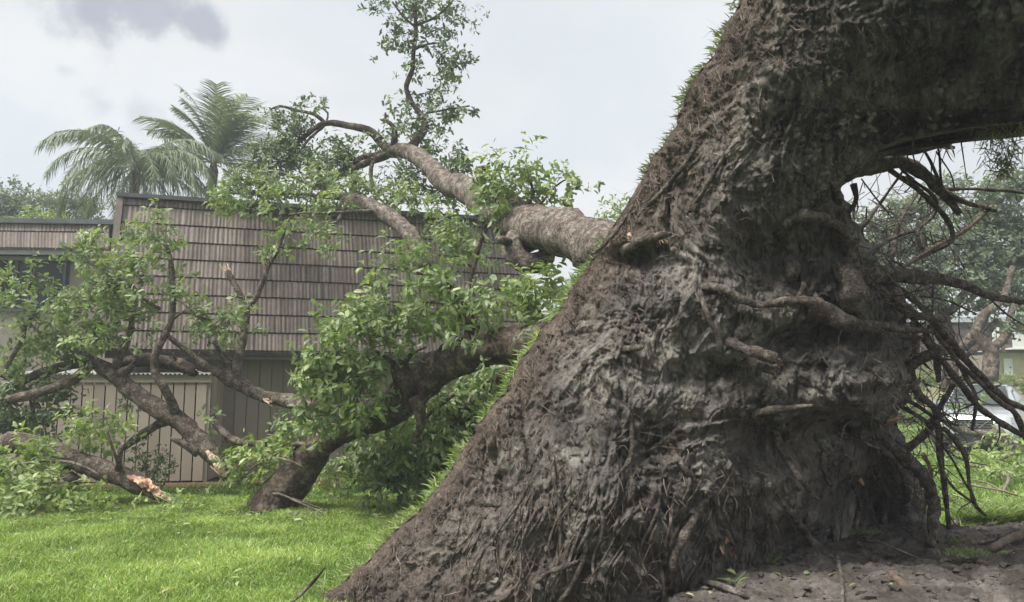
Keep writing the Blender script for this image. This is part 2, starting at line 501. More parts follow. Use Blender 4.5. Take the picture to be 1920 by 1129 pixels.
def soilmat(name='bare_soil', c=((.065, .056, .050), (.14, .122, .109), (.245, .218, .198))):
    m, t, b = mat(name, .95, .12)
    f = noise_n(t, 3.2, 9, .62); g = noise_n(t, 38, 6, .7)
    col = ramp(t, f, [(.32, c[0]), (.52, c[1]), (.7, c[2])])
    col = mixc(t, col, ramp(t, g, [(.3, (.5, .5, .5)), (.62, (1.3, 1.3, 1.3))]), .8, 'MULTIPLY')
    t.links.new(col, b.inputs['Base Color'])
    k2 = noise_n(t, 120, 4, .7); bump(t, b, f, .6, .05); bump(t, b, g, 1, .03); bump(t, b, k2, 1, .008)
    return m


def platemat():
    m, t, b = mat('root_plate_soil', .93, .18)
    f = noise_n(t, 2.0, 12, .66); g = noise_n(t, 8, 10, .72, (1.1, 1, .8)); h = noise_n(t, 42, 8, .75, (1.2, 1, .85)); q = noise_n(t, 4.2, 5, .55)
    sub = ramp(t, f, [(.34, (.10, .092, .085)), (.44, (.165, .153, .142)), (.54, (.25, .235, .214)), (.64, (.37, .352, .31))])
    sub = mixc(t, sub, ramp(t, g, [(.38, (.24, .22, .21)), (.47, (.85, .84, .83)), (.6, (1.35, 1.34, 1.3))]), .85, 'MULTIPLY')
    top = ramp(t, q, [(.3, (.085, .065, .055)), (.55, (.16, .127, .105)), (.72, (.27, .215, .175))])
    top = mixc(t, top, ramp(t, h, [(.33, (.35, .35, .35)), (.66, (1.5, 1.45, 1.4))]), .9, 'MULTIPLY')
    col = mixc(t, sub, top, attr(t))
    col = mixc(t, col, ramp(t, h, [(.3, (.55, .55, .55)), (.62, (1.2, 1.2, 1.2))]), .7, 'MULTIPLY')
    t.links.new(col, b.inputs['Base Color'])
    k2 = noise_n(t, 130, 4, .7)
    bump(t, b, g, 1, .08); bump(t, b, h, 1, .028); bump(t, b, k2, .8, .006)
    return m


M['lawn'] = lawnmat(); M['soil'] = soilmat(); M['plate'] = platemat()


# ------------------------------------------------------------------ ground
def ground_h(x, y):
    return 0.0 * x


def soil_h(x, y):
    s = np.clip((x - 0.2) / 2.3, 0, 1); s = s * s * (3 - 2 * s)
    e = np.clip((8.3 + 0.5 * fbm(x * .8, y * .8, 3.3, 3) - y) / 1.5, 0, 1); e = e * e * (3 - 2 * e)
    w = np.clip((7.6 - x) / 1.5, 0, 1) + np.clip((4.2 - y) / 1.5, 0, 1) * np.clip((10.8 - x), 0, 1); w = np.clip(w, 0, 1)
    h = 0.29 * s * e * w
    r = 0.07 * fbm(x * 1.7, y * 1.7, 1.0, 3) + 0.05 * ridged(x * 4, y * 4, 2.0, 3) + 0.035 * fbm(x * 12, y * 12, 0.5, 3) + .016 * fbm(x * 30, y * 30, .7, 2)
    return h * (1 + 0.25 * fbm(x, y, 8.0, 2)) + r * np.clip(h * 8, 0, 1) - 0.03 + 0.04 * np.clip(h * 12, 0, 1)


lo = MB()
lo.add([(-400, -60, 0), (400, -60, 0), (400, 900, 0), (-400, 900, 0)], [(0, 1, 2, 3)])
tag(lo.build('lawn', M['lawn']), 'flat green lawn running under everything to the horizon', 'lawn', kind='structure')

gx = np.concatenate([np.arange(-0.4, 7.6, 0.02), np.arange(7.6, 11, .1)]); gy = np.concatenate([np.arange(-4.0, 3.0, .08), np.arange(3.0, 8.8, 0.02)])
XX, YY = np.meshgrid(gx, gy)
ZZ = soil_h(XX, YY)
nx, ny = len(gx), len(gy)
ii = (np.arange(ny - 1)[:, None] * nx + np.arange(nx - 1)[None]).ravel()
sm = MB(); sm.add(np.stack([XX, YY, ZZ], -1), np.stack([ii, ii + 1, ii + nx + 1, ii + nx], -1))
tag(sm.build('soil', M['soil'], smooth=True), 'bare grey brown churned soil in front of the root plate', 'soil', kind='structure')

# clods
cm = MB()
n = 5200
cx = rng.uniform(0.6, 6.5, n); cy = rng.uniform(3.6, 7.8, n); cr_ = 0.004 + 0.030 * rng.random(n) ** 4
ico = np.array([(0, 0, 1), (.89, 0, .45), (.28, .85, .45), (-.72, .53, .45), (-.72, -.53, .45), (.28, -.85, .45), (.72, .53, -.45), (-.28, .85, -.45), (-.89, 0, -.45), (-.28, -.85, -.45), (.72, -.53, -.45), (0, 0, -1)])
icf = np.array([(0, 1, 2), (0, 2, 3), (0, 3, 4), (0, 4, 5), (0, 5, 1), (1, 6, 2), (2, 7, 3), (3, 8, 4), (4, 9, 5), (5, 10, 1), (6, 7, 2), (7, 8, 3), (8, 9, 4), (9, 10, 5), (10, 6, 1), (11, 7, 6), (11, 8, 7), (11, 9, 8), (11, 10, 9), (11, 6, 10)])
cz = soil_h(cx, cy)
V = ico[None] * (1 + .42 * rng.normal(size=(n, 12, 1))) * cr_[:, None, None] * np.array([1.2, 1.2, .8]) + np.stack([cx, cy, cz + cr_ * .2], -1)[:, None]
cm.add(V.reshape(-1, 3), ((np.arange(n) * 12)[:, None, None] + icf[None]).reshape(-1, 3))
tag(cm.build('soil_clods', M['soil']), 'small crumbs and clods of dark soil strewn over the bare ground', 'clods', kind='stuff')

# path and mulch strip by the enclosure
pm = MB()
us = np.linspace(250, 640, 24)
vt = 937 + 2 * np.sin(us / 30); vb = 948 + 2.5 * np.sin(us / 23 + 1)
A = G(us, vt, .006); B = G(us, vb, .006)
k = np.arange(23)
pm.add(np.vstack([A, B]), np.stack([k, k + 24, k + 25, k + 1], -1))
M['concrete'] = simple('old_concrete', (.22, .2, .17), (.4, .37, .32), 6, bs=.4, bd=.01)
tag(pm.build('path', M['concrete']), 'narrow pale concrete path between lawn and wooden enclosure', 'path', kind='structure')
mm = MB()
a, b, c, d = G(100, 902, .005), G(640, 896, .005), G(640, 912, .005), G(100, 915, .005)
mm.add([a, b, c, d], [(0, 3, 2, 1)])
M['mulch'] = simple('leaf_mulch', (.05, .035, .022), (.2, .14, .08), 22, bs=.8, bd=.02)
tag(mm.build('mulch_bed', M['mulch']), 'strip of brown mulch along the foot of the enclosure', 'mulch', kind='structure')


def blades(mb, pos, ln, wd, lean=0.55, rnd=None, dirs=None):
    n = len(pos)
    th = rng.random(n) * 6.283
    le = lean * (0.3 + rng.random(n))
    d = np.stack([np.cos(th) * le, np.sin(th) * le, np.ones(n)], -1) if dirs is None else dirs
    d = nrm(d)
    s = nrm(np.cross(d, rng.normal(size=(n, 3))))
    b2 = nrm(d * np.array([1, 1, .55]) + np.stack([np.cos(th), np.sin(th), -.25 + 0 * th], -1) * (.35 * rng.random((n, 1))))
    ln = ln[:, None]; wd = wd[:, None]
    m = pos + d * ln * .55; t = m + b2 * ln * .45
    V = np.stack([pos - s * wd * .5, pos + s * wd * .5, m - s * wd * .42, m + s * wd * .42, t], 1)
    b = (np.arange(n) * 5)[:, None]
    r = rng.random(n) if rnd is None else rnd
    mb.add(V.reshape(-1, 3), b + np.array([[0, 1, 3, 2]]), np.repeat(r, 5))
    st = mb.n - n * 5
    mb.f.append(b + np.array([[2, 3, 4]]) + st); mb.m.append(np.zeros(n)); mb.v.append(np.zeros((0, 3))); mb.a.append(np.zeros(0))


# lawn grass, denser nearby
gb = MB()
def scatter_grass(n, u0, u1, v0, v1, l0, l1, w):
    # even over the ground between two distances
    y0 = float(G(900, v1)[1]); y1 = float(G(900, v0)[1])
    y = np.sqrt(rng.random(n) * (y1 ** 2 - y0 ** 2) + y0 ** 2)
    x = ((rng.random(n) * (u1 - u0) + u0) - W0 / 2) / F0 * y * 1.02
    cl = fbm(x * 2.2, y * 2.2, 0, 3)
    keep = rng.random(n) < np.clip(.75 + cl * .9, .25, 1)
    x, y, cl = x[keep], y[keep], cl[keep]
    l = (l0 + (l1 - l0) * rng.random(len(x))) * (1 + .35 * cl)
    r = np.clip(.42 + .45 * cl + rng.normal(size=len(x)) * .2, 0, .93); r[rng.random(len(x)) < .02] = 1
    blades(gb, np.stack([x, y, 0 * x], -1), l, w * (.7 + .6 * rng.random(len(x))), .75, r)
scatter_grass(95000, -60, 1010, 975, 1150, .05, .10, .0075)
scatter_grass(70000, -60, 900, 935, 990, .05, .10, .010)
scatter_grass(26000, 1560, 2000, 830, 985, .05, .12, .014)
scatter_grass(9000, -60, 900, 905, 936, .02, .05, .012)
scatter_grass(10000, 1560, 2000, 800, 835, .07, .13, .025)
tag(gb.build('grass', M['grass']), 'bright green blades of lawn grass', 'grass', kind='stuff')

# ------------------------------------------------------------------ house
def house_line(u0, v0, Y0, u1, v1, Y1):
    return P(u0, v0, Y0), P(u1, v1, Y1)


def shakes(mb, E0, E1, T0, T1, n, rib=0.05, step=0.014, seed=1, capL=True, reveal=None):
    """courses of ribbed roof shingles between an eave line and a top line, every course lapping the one below"""
    E0, E1, T0, T1 = [np.asarray(q, float) for q in (E0, E1, T0, T1)]
    nv = nrm(np.cross(E1 - E0, T0 - E0))
    if nv[1] > 0 and abs(nv[1]) > abs(nv[0]): nv = -nv
    if abs(nv[0]) >= abs(nv[1]) and nv[0] > 0 and seed == 5: nv = -nv
    Ln = np.linalg.norm(E1 - E0)
    k = max(8, int(Ln / 0.0125))
    s = np.linspace(0, 1, k)
    for i in range(n):
        t0 = i / n if reveal is None else reveal[i]; t1 = (i + 1) / n if reveal is None else reveal[i + 1]
        x = s * Ln
        ph = x * 6.2832 / .078 + 2.6 * vnoise(x / .17 + i * 31 + seed, 0 * x + i, 0); ribs = np.sin(ph) * .6 + .4 * vnoise(x / .03, 0 * x + i * 3.3, 5)
        rel = ribs * 0.0045
        at = np.clip(.5 + .22 * np.sin(ph + .8) + .28 * vnoise(x / .028 + 9 * i, 0 * x + i, 2) + .12 * vnoise(x / .9, 0 * x + i * 7, 4), 0, 1)
        rows = []
        rag = 0.005 * vnoise(x / rib * 1.5, 0 * x + i, 8)
        H = np.linalg.norm(T0 - E0)
        gq = .034 / H
        for (t, off, rg) in ((t0, -0.03, 0), (t0 + gq, -0.028, 1), (t0 + gq, step, 1), ((t0 * .5 + t1 * .5), step * .55, 0), (t1 + .002, 0.0, 0)):
            tt = t - (rag * rg) / H
            a = E0 + (T0 - E0) * tt[:, None] if hasattr(tt, 'shape') and tt.shape else E0 + (T0 - E0) * t
            b = E1 + (T1 - E1) * tt[:, None] if hasattr(tt, 'shape') and tt.shape else E1 + (T1 - E1) * t
            p = a + (b - a) * s[:, None] + nv * (off + rel * (1 if off >= 0 else 0))[:, None] if True else 0
            rows.append(p)
        V = np.stack(rows, 0).reshape(-1, 3)
        j = np.arange(k - 1)
        Q = np.concatenate([np.stack([r * k + j, r * k + j + 1, (r + 1) * k + j + 1, (r + 1) * k + j], -1) for r in range(4)])
        mb.add(V, Q, np.tile(at, 5))


def shinglemat():
    m, t, b = mat('ribbed_shingle', .85, .25)
    col = ramp(t, attr(t), [(0, (.085, .066, .059)), (.35, (.165, .134, .122)), (.7, (.24, .203, .186)), (1, (.34, .295, .27))])
    f = noise_n(t, 2.4, 6); col = mixc(t, col, ramp(t, f, [(.3, (.72, .72, .74)), (.7, (1.2, 1.18, 1.15))]), .8, 'MULTIPLY')
    g = noise_n(t, 30, 4, .6, (1, 1, .15)); col = mixc(t, col, ramp(t, g, [(.3, (.7, .7, .7)), (.7, (1.2, 1.2, 1.2))]), .7, 'MULTIPLY')
    t.links.new(col, b.inputs['Base Color'])
    return m


M['shingle'] = shinglemat()
M['cap'] = simple('roof_cap_metal', (.07, .075, .085), (.125, .13, .14), 5, rough=.6, spec=.4)
M['board'] = simple('painted_board', (.235, .2, .168), (.30, .26, .22), 3, rough=.75, useattr=.12, stretch=(.5, .5, .4))
M['board_pale'] = simple('painted_board_tan', (.35, .297, .245), (.43, .37, .31), 3, rough=.7, useattr=.10, stretch=(.5, .5, .4))
M['dark'] = simple('dark_backing_handle', (.02, .018, .017), (.05, .045, .04), 4)  # near-black for the enclosure's shade backing and the door handle
M['soffit'] = simple('soffit_paint', (.06, .055, .05), (.09, .08, .075), 4)
M['tin'] = simple('corrugated_tin', (.45, .46, .45), (.68, .69, .68), 5, rough=.45, spec=.5, metal=.5)
M['gutter'] = simple('gutter_paint', (.16, .16, .165), (.22, .22, .225), 3, rough=.6)
M['frame_m'] = simple('window_frame_metal', (.07, .075, .085), (.11, .115, .125), 5, rough=.5)
M['glass'] = simple('dark_window_glass', (.018, .02, .026), (.03, .033, .04), 3, rough=.25, spec=.25)
M['screen'] = simple('window_screen', (.028, .026, .03), (.045, .042, .045), 30, rough=.7)
M['tan'] = simple('tan_render', (.5, .42, .27), (.6, .52, .36), 3)
M['white'] = simple('white_paint', (.72, .72, .7), (.8, .8, .78), 3, rough=.5)

E0, E1 = P(196, 657, 12.75), P(1003, 652, 14.9)
T0, T1 = P(226, 372, 13.35), P(966, 417, 15.5)
# level the lines
ze = float(E0[2]); E1[2] = ze
zt = float(T0[2]); T1[2] = zt
dirf = nrm((E1 - E0) * np.array([1, 1, 0])); back = np.array([-dirf[1], dirf[0], 0.])
house = thing('house', (float(E0[0] + E1[0]) / 2, float(E0[1] + E1[1]) / 2 + 1, 0),
              'brown house with ribbed shingle mansard roof under the fallen crown', 'house')
rm = MB()
rev = [0] + [(i + .0) / 8.45 for i in range(1, 9)] + [1.0]
shakes(rm, E0, E1, T0, T1, 9, reveal=rev, seed=1)
roof = rm.build('roof', M['shingle'], house)
# side slopes of the mansard
sL = MB()
SLb = E0 + back * 6.0; TLb = T0 + back * 5.4
shakes(sL, SLb, E0, TLb, T0, 9, reveal=rev, seed=5)
sL.build('side_slope', M['shingle'], roof); sL = MB()
SRb = E1 + back * 6.0; TRb = T1 + back * 5.4
shakes(sL, E1, SRb, T1, TRb, 9, reveal=rev, seed=6)
sL.build('side_slope', M['shingle'], roof)
hp = MB()
for p, q in ((E0, T0), (E1, T1)):
    hp = MB(); hp.bar(p + back * -.03, q + back * -.03, .11, .07); hp.build('hip_board', M['shingle'], roof)
cp = MB()
capz = np.array([0, 0, .02])
o = T0 - dirf * .05 - back * .09 + capz
cp.box(o, dirf * (np.linalg.norm(T1 - T0) + .1), back * 5.6, np.array([0, 0, .075]))
cp.build('roof_cap', M['cap'], roof)
sf = MB()
sf.box(E0 + np.array([0, 0, -.05]) + back * .02 - dirf * 0.0, dirf * np.linalg.norm(E1 - E0), back * 5.9, np.array([0, 0, .045]))
sf.box(E0 + np.array([0, 0, -.13]) + back * .035, dirf * np.linalg.norm(E1 - E0), back * .04, np.array([0, 0, .08]))
sf.build('soffit', M['soffit'], house)
# wall of vertical boards below
wm = MB()
wl = np.linalg.norm(E1 - E0) - .8
wo = E0 + dirf * .4 + back * .55; wo = np.array([wo[0], wo[1], 0.])
hz = ze - .05
wm.box(wo + back * .03, dirf * wl, back * 4.8, np.array([0, 0, hz]), .2)
x = 0.0
while x < wl - .2:
    w = .185 + .02 * rng.random()
    wm.box(wo + dirf * x, dirf * w, back * .029, np.array([0, 0, hz - .002 - .003 * rng.random()]), rng.random())
    x += w + .016
wm.build('wall', M['board'], house)
# left wing, standing further back
W0a, W1a = P(-420, 461, 16.5), P(205, 463, 17.0)
W1a[2] = W0a[2]
V0a, V1a = P(-420, 418, 16.62), P(205, 423, 17.12)
V0a[2] = V1a[2]
wr = MB(); shakes(wr, W0a, W1a, V0a, V1a, 2, reveal=[0, .68, 1.0], seed=11)
wing = wr.build('wing_roof', M['shingle'], house)
wd_ = nrm((W1a - W0a) * np.array([1, 1, 0])); wb_ = np.array([-wd_[1], wd_[0], 0.])
wlen = np.linalg.norm(W1a - W0a)
c2 = MB(); c2.box(V0a - wb_ * .08 + capz, wd_ * (wlen + .5), wb_ * 4, np.array([0, 0, .11])); c2.build('wing_roof_cap', M['cap'], wing)
ww = MB()
ww.box(np.array([W0a[0], W0a[1], 0]) + wb_ * .5, wd_ * wlen, wb_ * 3.6, np.array([0, 0, W0a[2] - .03]))
ww.build('wing_wall', M['board'], house)
gt_ = MB(); gt_.box(W0a + np.array([0, 0, -.21]) + wb_ * .3, wd_ * wlen, wb_ * .12, np.array([0, 0, .09])); gt_.box(W0a + np.array([0, 0, -.12]) + wb_ * .04, wd_ * wlen, wb_ * .1, np.array([0, 0, .1])); gt_.build('gutter', M['gutter'], house)
# the wing's window
def onwall(u, v):
    # point on the wing wall plane
    x, wy, wz = pixdir(u, v); d = np.array([float(x), float(wy), float(wz)]); o = np.array([0, 0, CAMH])
    pl = np.array([W0a[0], W0a[1], 0]) + wb_ * .5
    t = np.dot(pl - o, wb_) / np.dot(d, wb_)
    return o + d * t
wa, wb2 = onwall(-120, 474), onwall(127, 566)
zt2 = max(wa[2], wb2[2]); zb2 = onwall(60, 585)[2]
ww_ = np.linalg.norm((wb2 - wa)[:2])
fo = np.array([wa[0], wa[1], zb2]) - wb_ * .05
gl = MB(); gl.box(fo + wb_ * .02, wd_ * ww_, wb_ * .02, np.array([0, 0, zt2 - zb2])); win = gl.build('window', M['glass'], house)
fr = MB()
hh = zt2 - zb2
for f_ in (0.0, .34, .60, .96):
    fr.box(fo + wd_ * ww_ * f_ - wb_ * .02, wd_ * .07, wb_ * .038, np.array([0, 0, hh]))
fr.box(fo - wb_ * .024 - wd_ * .0, wd_ * (ww_ + .03), wb_ * .045, np.array([0, 0, .07])); fr.box(fo - wb_ * .024 + np.array([0, 0, hh - .03]), wd_ * (ww_ + .03), wb_ * .045, np.array([0, 0, .07]))
fr.build('frame', M['frame_m'], win)
bl_ = MB()
for i in range(26):
    bl_.box(fo + wd_ * (ww_ * .345 + .04) + wb_ * .0005 + np.array([0, 0, .1 + i * hh / 28]), wd_ * ww_ * .23, wb_ * .012, np.array([0, 0, hh / 28 * .7]))
M['blind'] = simple('blind_slats', (.035, .022, .02), (.06, .04, .036), 8)
bl_.build('blind', M['blind'], win)
# round wall vent
vm = MB(); vc = P(514, 806, 14.1)
tt_ = np.dot(wo - np.array([0, 0, CAMH]), back) / np.dot(vc - np.array([0, 0, CAMH]), back)
vc = np.array([0, 0, CAMH]) + (vc - np.array([0, 0, CAMH])) * tt_
tube(vm, [vc - back * .02, vc - back * .10, vc - back * .12], [.07, .07, .02], sides=16, per=3, lump=0)
vm.build('vent', M['gutter'], house)

# ------------------------------------------------------------------ slatted enclosure in front of the house
ef0, ef1 = G(118, 908), G(386, 905)
ed = nrm(ef1 - ef0); eb = np.array([-ed[1], ed[0], 0.])
ezt = float(P(386, 703, ef1[1])[2])
ef0 = ef0 - ed * .9          # continues behind the branches
el = np.linalg.norm(ef1 - ef0)
enc = thing('enclosure', (float(ef1[0] + ef0[0]) / 2, float(ef1[1] + ef0[1]) / 2, 0), 'tan slatted wooden enclosure with corrugated metal top against the house', 'enclosure')
fb = MB(); x = 0
while x < el - .15:
    w = .165
    fb.box(ef0 + ed * x + np.array([0, 0, .03 + .01 * rng.random()]), ed * w, eb * .022, np.array([0, 0, ezt - .15]), rng.random())
    fb.v[-1] += rng.normal(size=3) * .001
    x += w + .022
fb.build('front_boards', M['board_pale'], enc)
fs = MB(); sl_ = 1.15; x = .04
while x < sl_:
    fs.box(ef1 + eb * x + ed * .0 + np.array([0, 0, .03]), eb * .15, -ed * .022, np.array([0, 0, ezt - .05]), rng.random()); x += .168
fs.build('side_boards', M['board_pale'], enc)
pr = MB()
pr.box(ef0 - eb * .022 + np.array([0, 0, ezt - .13]), ed * (el + .02), eb * .02, np.array([0, 0, .13]), .8)
for q in (ef0, ef0 + ed * el * .5, ef1 - ed * .07):
    pr.box(q + eb * .024, ed * .07, eb * .07, np.array([0, 0, ezt - .14]), .5)
for z in (.25, ezt - .35):
    pr.box(ef0 + eb * .095 + np.array([0, 0, z]), ed * (el - .05), eb * .04, np.array([0, 0, .09]), .5)
pr.build('rail', M['board_pale'], enc)
bk = MB(); bk.box(ef0 + eb * .5 + np.array([0, 0, .02]), ed * (el - .04), eb * .6, np.array([0, 0, ezt - .2])); bk.build('dark_backing', M['dark'], enc)  # dark box added behind the slats so the gaps read as shade
tn = MB()
kx = 260; s = np.linspace(-.06, el + .03, kx); zc = .014 * np.sin(s * 2 * np.pi / .075)
rows = [ef0[None] + ed * s[:, None] + eb * y + np.stack([0 * s, 0 * s, zc + ezt + .012 + z], -1) for y, z in ((-.07, 0), (.6, .05), (1.2, .1))]
j = np.arange(kx - 1)
tn.add(np.vstack(rows), np.concatenate([np.stack([r * kx + j, r * kx + j + 1, (r + 1) * kx + j + 1, (r + 1) * kx + j], -1) for r in range(2)]))
tn.build('corrugated_top', M['tin'], enc, smooth=True)

# ------------------------------------------------------------------ the uprooted tree: root plate
ut = thing('uprooted_tree', (2.0, 6.6, 0), 'giant uprooted tree with towering root plate of soil, fallen across the house roof', 'tree')

DP = np.array([
    (560, 1180, 5.75), (600, 1129, 5.75), (900, 1150, 5.45), (1200, 1150, 5.5), (1200, 1000, 5.45), (1350, 1080, 5.8), (1500, 1060, 6.35), (1500, 900, 6.0), (1750, 1010, 7.35), (1780, 1180, 7.6), (1500, 1180, 6.5),
    (1720, 880, 6.9), (1700, 800, 6.4), (1680, 700, 5.9), (1400, 700, 5.45), (1400, 500, 5.35), (1400, 300, 5.1), (1450, 100, 4.85), (1450, -80, 4.6), (800, 950, 6.15), (900, 1000, 5.75), (1000, 650, 6.35), (1100, 750, 5.7),
    (1170, 380, 6.3), (1300, 330, 5.6), (1390, 0, 5.6), (1250, 230, 6.0), (1640, 450, 5.9), (1570, 380, 5.5), (1600, 330, 5.4), (1700, 268, 5.2), (1800, 246, 5.0), (1650, 100, 4.5), (1900, 100, 4.35), (1920, 230, 4.9), (2200, 150, 4.8), (2200, -100, 3.9), (1800, -100, 3.9), (1400, -150, 5.3)])


def _tps(r2): return .5 * r2 * np.log(r2 + 1e-9)


_cp = DP[:, :2] / 300.
_K = _tps(((_cp[:, None] - _cp[None]) ** 2).sum(-1)) + np.eye(len(_cp)) * .35
_A = np.block([[_K, np.c_[np.ones(len(_cp)), _cp]], [np.c_[np.ones(len(_cp)), _cp].T, np.zeros((3, 3))]])
_W = np.linalg.solve(_A, np.r_[DP[:, 2], 0, 0, 0])


def base_depth(u, v):
    u = np.asarray(u, float) / 300.; v = np.asarray(v, float) / 300.
    r = _W[-3] + _W[-2] * u + _W[-1] * v
    for (a, b), w in zip(_cp, _W[:-3]): r = r + w * _tps((u - a) ** 2 + (v - b) ** 2)
    return r


LB = np.array([(-170, 1450), (-60, 1405), (0, 1390), (40, 1365), (90, 1345), (150, 1300), (200, 1278), (260, 1250), (320, 1210), (370, 1185), (420, 1160), (480, 1110), (540, 1075), (600, 1030), (660, 990), (720, 958), (780, 915), (840, 872), (900, 832), (960, 785), (1010, 730), (1060, 680), (1129, 592), (1200, 500)], float)
RB = np.array([(-170, 2350), (100, 2350), (205, 2250), (222, 2050), (231, 1920), (238, 1860), (246, 1800), (256, 1745), (266, 1700), (280, 1660), (300, 1630), (325, 1603), (350, 1588), (375, 1578), (400, 1590), (440, 1614), (480, 1642), (530, 1672), (580, 1700), (620, 1712), (660, 1722), (700, 1712), (740, 1698), (780, 1676), (820, 1680), (860, 1706), (900, 1722), (940, 1738), (985, 1752), (1060, 1770), (1200, 1790)], float)


def lb(v): return np.interp(v, LB[:, 0], LB[:, 1]) + 14 * fbm(v / 21., 0 * v + 3, 0, 4, .6)
def rb(v): return np.interp(v, RB[:, 0], RB[:, 1]) + np.clip((v - 250) / 60, 0.1, 1) * 24 * fbm(v / 24., 0 * v + 9, 0, 3)


BUMPS = [(1610, 720, 95, 55, -.42), (1680, 700, 45, 35, -.25), (1500, 930, 70, 60, -.22), (1440, 480, 85, 60, .30), (1450, 840, 95, 40, .28), (1570, 800, 60, 22, .30),
         (1250, 560, 70, 60, -.10), (1560, 930, 60, 60, .12), (1640, 950, 60, 60, .55), (1340, 900, 60, 80, -.10), (1600, 560, 60, 40, -.2), (1480, 640, 60, 22, .18), (1310, 700, 90, 30, .14),
         (1180, 450, 50, 20, -.14), (1190, 490, 50, 18, .12), (1260, 850, 25, 22, .12), (1210, 830, 25, 60, .10), (1540, 620, 100, 24, .16), (1590, 860, 40, 40, -.12), (1350, 400, 40, 90, -.08), (1420, 740, 60, 40, -.12),
         (1600, 760, 80, 22, -.22), (1390, 1040, 120, 25, .16), (1500, 1010, 60, 25, .25), (1060, 1000, 60, 60, .08), (1130, 900, 30, 70, -.08)]


def plate_depth(u, v, fine=True):
    u = np.asarray(u, float); v = np.asarray(v, float)
    Y = base_depth(u, v)
    x = u / 255.; y = v / 255.
    for (a, b, ra, rb_, d) in BUMPS:
        Y = Y + 1.05 * d * np.exp(-(((u - a) / ra) ** 2 + ((v - b) / rb_) ** 2))
    wx = x + .22 * fbm(x * 1.4, y * 1.4, 4, 3); wy = y + .22 * fbm(x * 1.4, y * 1.4, 9, 3)
    # folds run down and outwards, finer near the topsoil edge
    ac = wx + .38 * wy * np.clip((1500 - u) / 900, 0, 1)
    Y = Y - .11 * fbm(wx * 1.3, wy * 1.1, 2.0, 3)
    Y = Y - .06 * ridged(ac * 2.3, wy * .7, 1.0, 3)
    Y = Y - .06 * ridged(wx * 3.0, wy * 2.2, 6.0, 4, .55)
    Y = Y - .045 * ridged(ac * 7.5, wy * 2.6, 3.0, 3, .6)
    cr1 = np.minimum(np.abs(vnoise(wx * 4.3 + 3, wy * 3.1, 21.)), .28); cr2 = np.minimum(np.abs(vnoise(wx * 9.5 + 8, wy * 5.8, 25.)), .22)
    q_ = 3.2 * fbm(wx * 1.5 + 40, wy * 1.7, 33., 3) + .6 * wy; fq = q_ - np.floor(q_)
    terr = np.floor(q_) + np.clip((fq - .5) / .2, -1, 1) * .5 + .5
    Y = Y - .115 * (terr - q_) * np.clip((u - 1080) / 120, 0, 1) * np.clip((v - 260) / 150, .25, 1)
    q_ = 3.6 * fbm(wx * 3.4 + 70, wy * 3.2, 43., 2); fq = q_ - np.floor(q_)
    terr = np.floor(q_) + np.clip((fq - .5) / .22, -1, 1) * .5 + .5
    Y = Y - .045 * (terr - q_) * np.clip((u - 1000) / 150, .3, 1)
    Y = Y - .26 * cr1 * (.5 + vnoise(wx, wy, 30.) * .5) - .11 * cr2
    if fine:
        Y = Y - .034 * ridged(ac * 19, wy * 6, 11.0, 3, .6) - .016 * fbm(x * 40, y * 24, 5.0, 2)
    return Y


vs_ = np.concatenate([np.arange(-165, 200, 4.0), np.arange(200, 245, 1.2), np.arange(245, 330, 2.0), np.arange(330, 1190, 2.7)])
nr_, nc_ = len(vs_), 470
tc_ = np.linspace(0, 1, nc_)
# columns packed towards the left so that the visible part is even
Lr = lb(vs_); Rr = rb(vs_)
U = Lr[:, None] + (Rr - Lr)[:, None] * tc_[None]
Vv = np.repeat(vs_[:, None], nc_, 1)
D = plate_depth(U, Vv)
# round both rims away from the viewer
edgeL = np.clip((U - Lr[:, None]) / 55., 0, 1); edgeR = np.clip((Rr[:, None] - U) / 50., 0, 1)
D = D + .35 * (1 - edgeL) ** 2.2 * .5 + .5 * (1 - edgeR) ** 2.4
front = P(U, Vv, D)
topsoil = np.clip(1 - (U - Lr[:, None] - 12) / (90 + 120 * (fbm(U / 140, Vv / 140, 0, 3) + .4)), 0, 1)
low = np.clip((Vv - 850) / 330, 0, 1) * np.clip((1330 - U) / 330, 0, 1)
topsoil = np.clip(np.maximum(topsoil, low * .9) + .25 * fbm(U / 60, Vv / 60, 7, 3), 0, 1)
pl = MB()
i = (np.arange(nr_ - 1)[:, None] * nc_ + np.arange(nc_ - 1)[None]).ravel()
pl.add(front.reshape(-1, 3), np.stack([i, i + nc_, i + nc_ + 1, i + 1], -1), topsoil.ravel())
# the far side: the turf that used to be lawn, up to a metre behind the torn face
st = 6
Us = U[::st, ::st]; nb1, nb2 = Us.shape
fbk = front[::st, ::st]
inn = np.minimum(np.minimum((Us - Us[:, :1]) / 260., (Us[:, -1:] - Us) / 200.), 1)
thick = .10 + .85 * np.sqrt(np.clip(inn, 0, 1))
backp = fbk + np.stack([.10 * thick, thick, .12 * thick], -1) + (fbm(Us / 40, Vv[::st, ::st] / 40, 2, 2) * .04)[..., None]
i = (np.arange(nb1 - 1)[:, None] * nb2 + np.arange(nb2 - 1)[None]).ravel()
pl.add(backp.reshape(-1, 3), np.stack([i, i + 1, i + nb2 + 1, i + nb2], -1), 1.0)
for fa, ba in ((front[::st, 0], backp[:, 0]), (front[::st, -1], backp[:, -1]), (front[0, ::st], backp[0]), (front[-1, ::st], backp[-1])):
    n_ = min(len(fa), len(ba)); j = np.arange(n_ - 1)
    pl.add(np.vstack([fa[:n_], ba[:n_]]), np.stack([j, j + 1, j + n_ + 1, j + n_], -1), 1.0)
plate = pl.build('root_plate', M['plate'], ut, smooth=True)


_gu = np.arange(500, 2060, 4.0); _gv = np.arange(-10, 1180, 4.0)
_PD = plate_depth(*np.meshgrid(_gu, _gv), False)


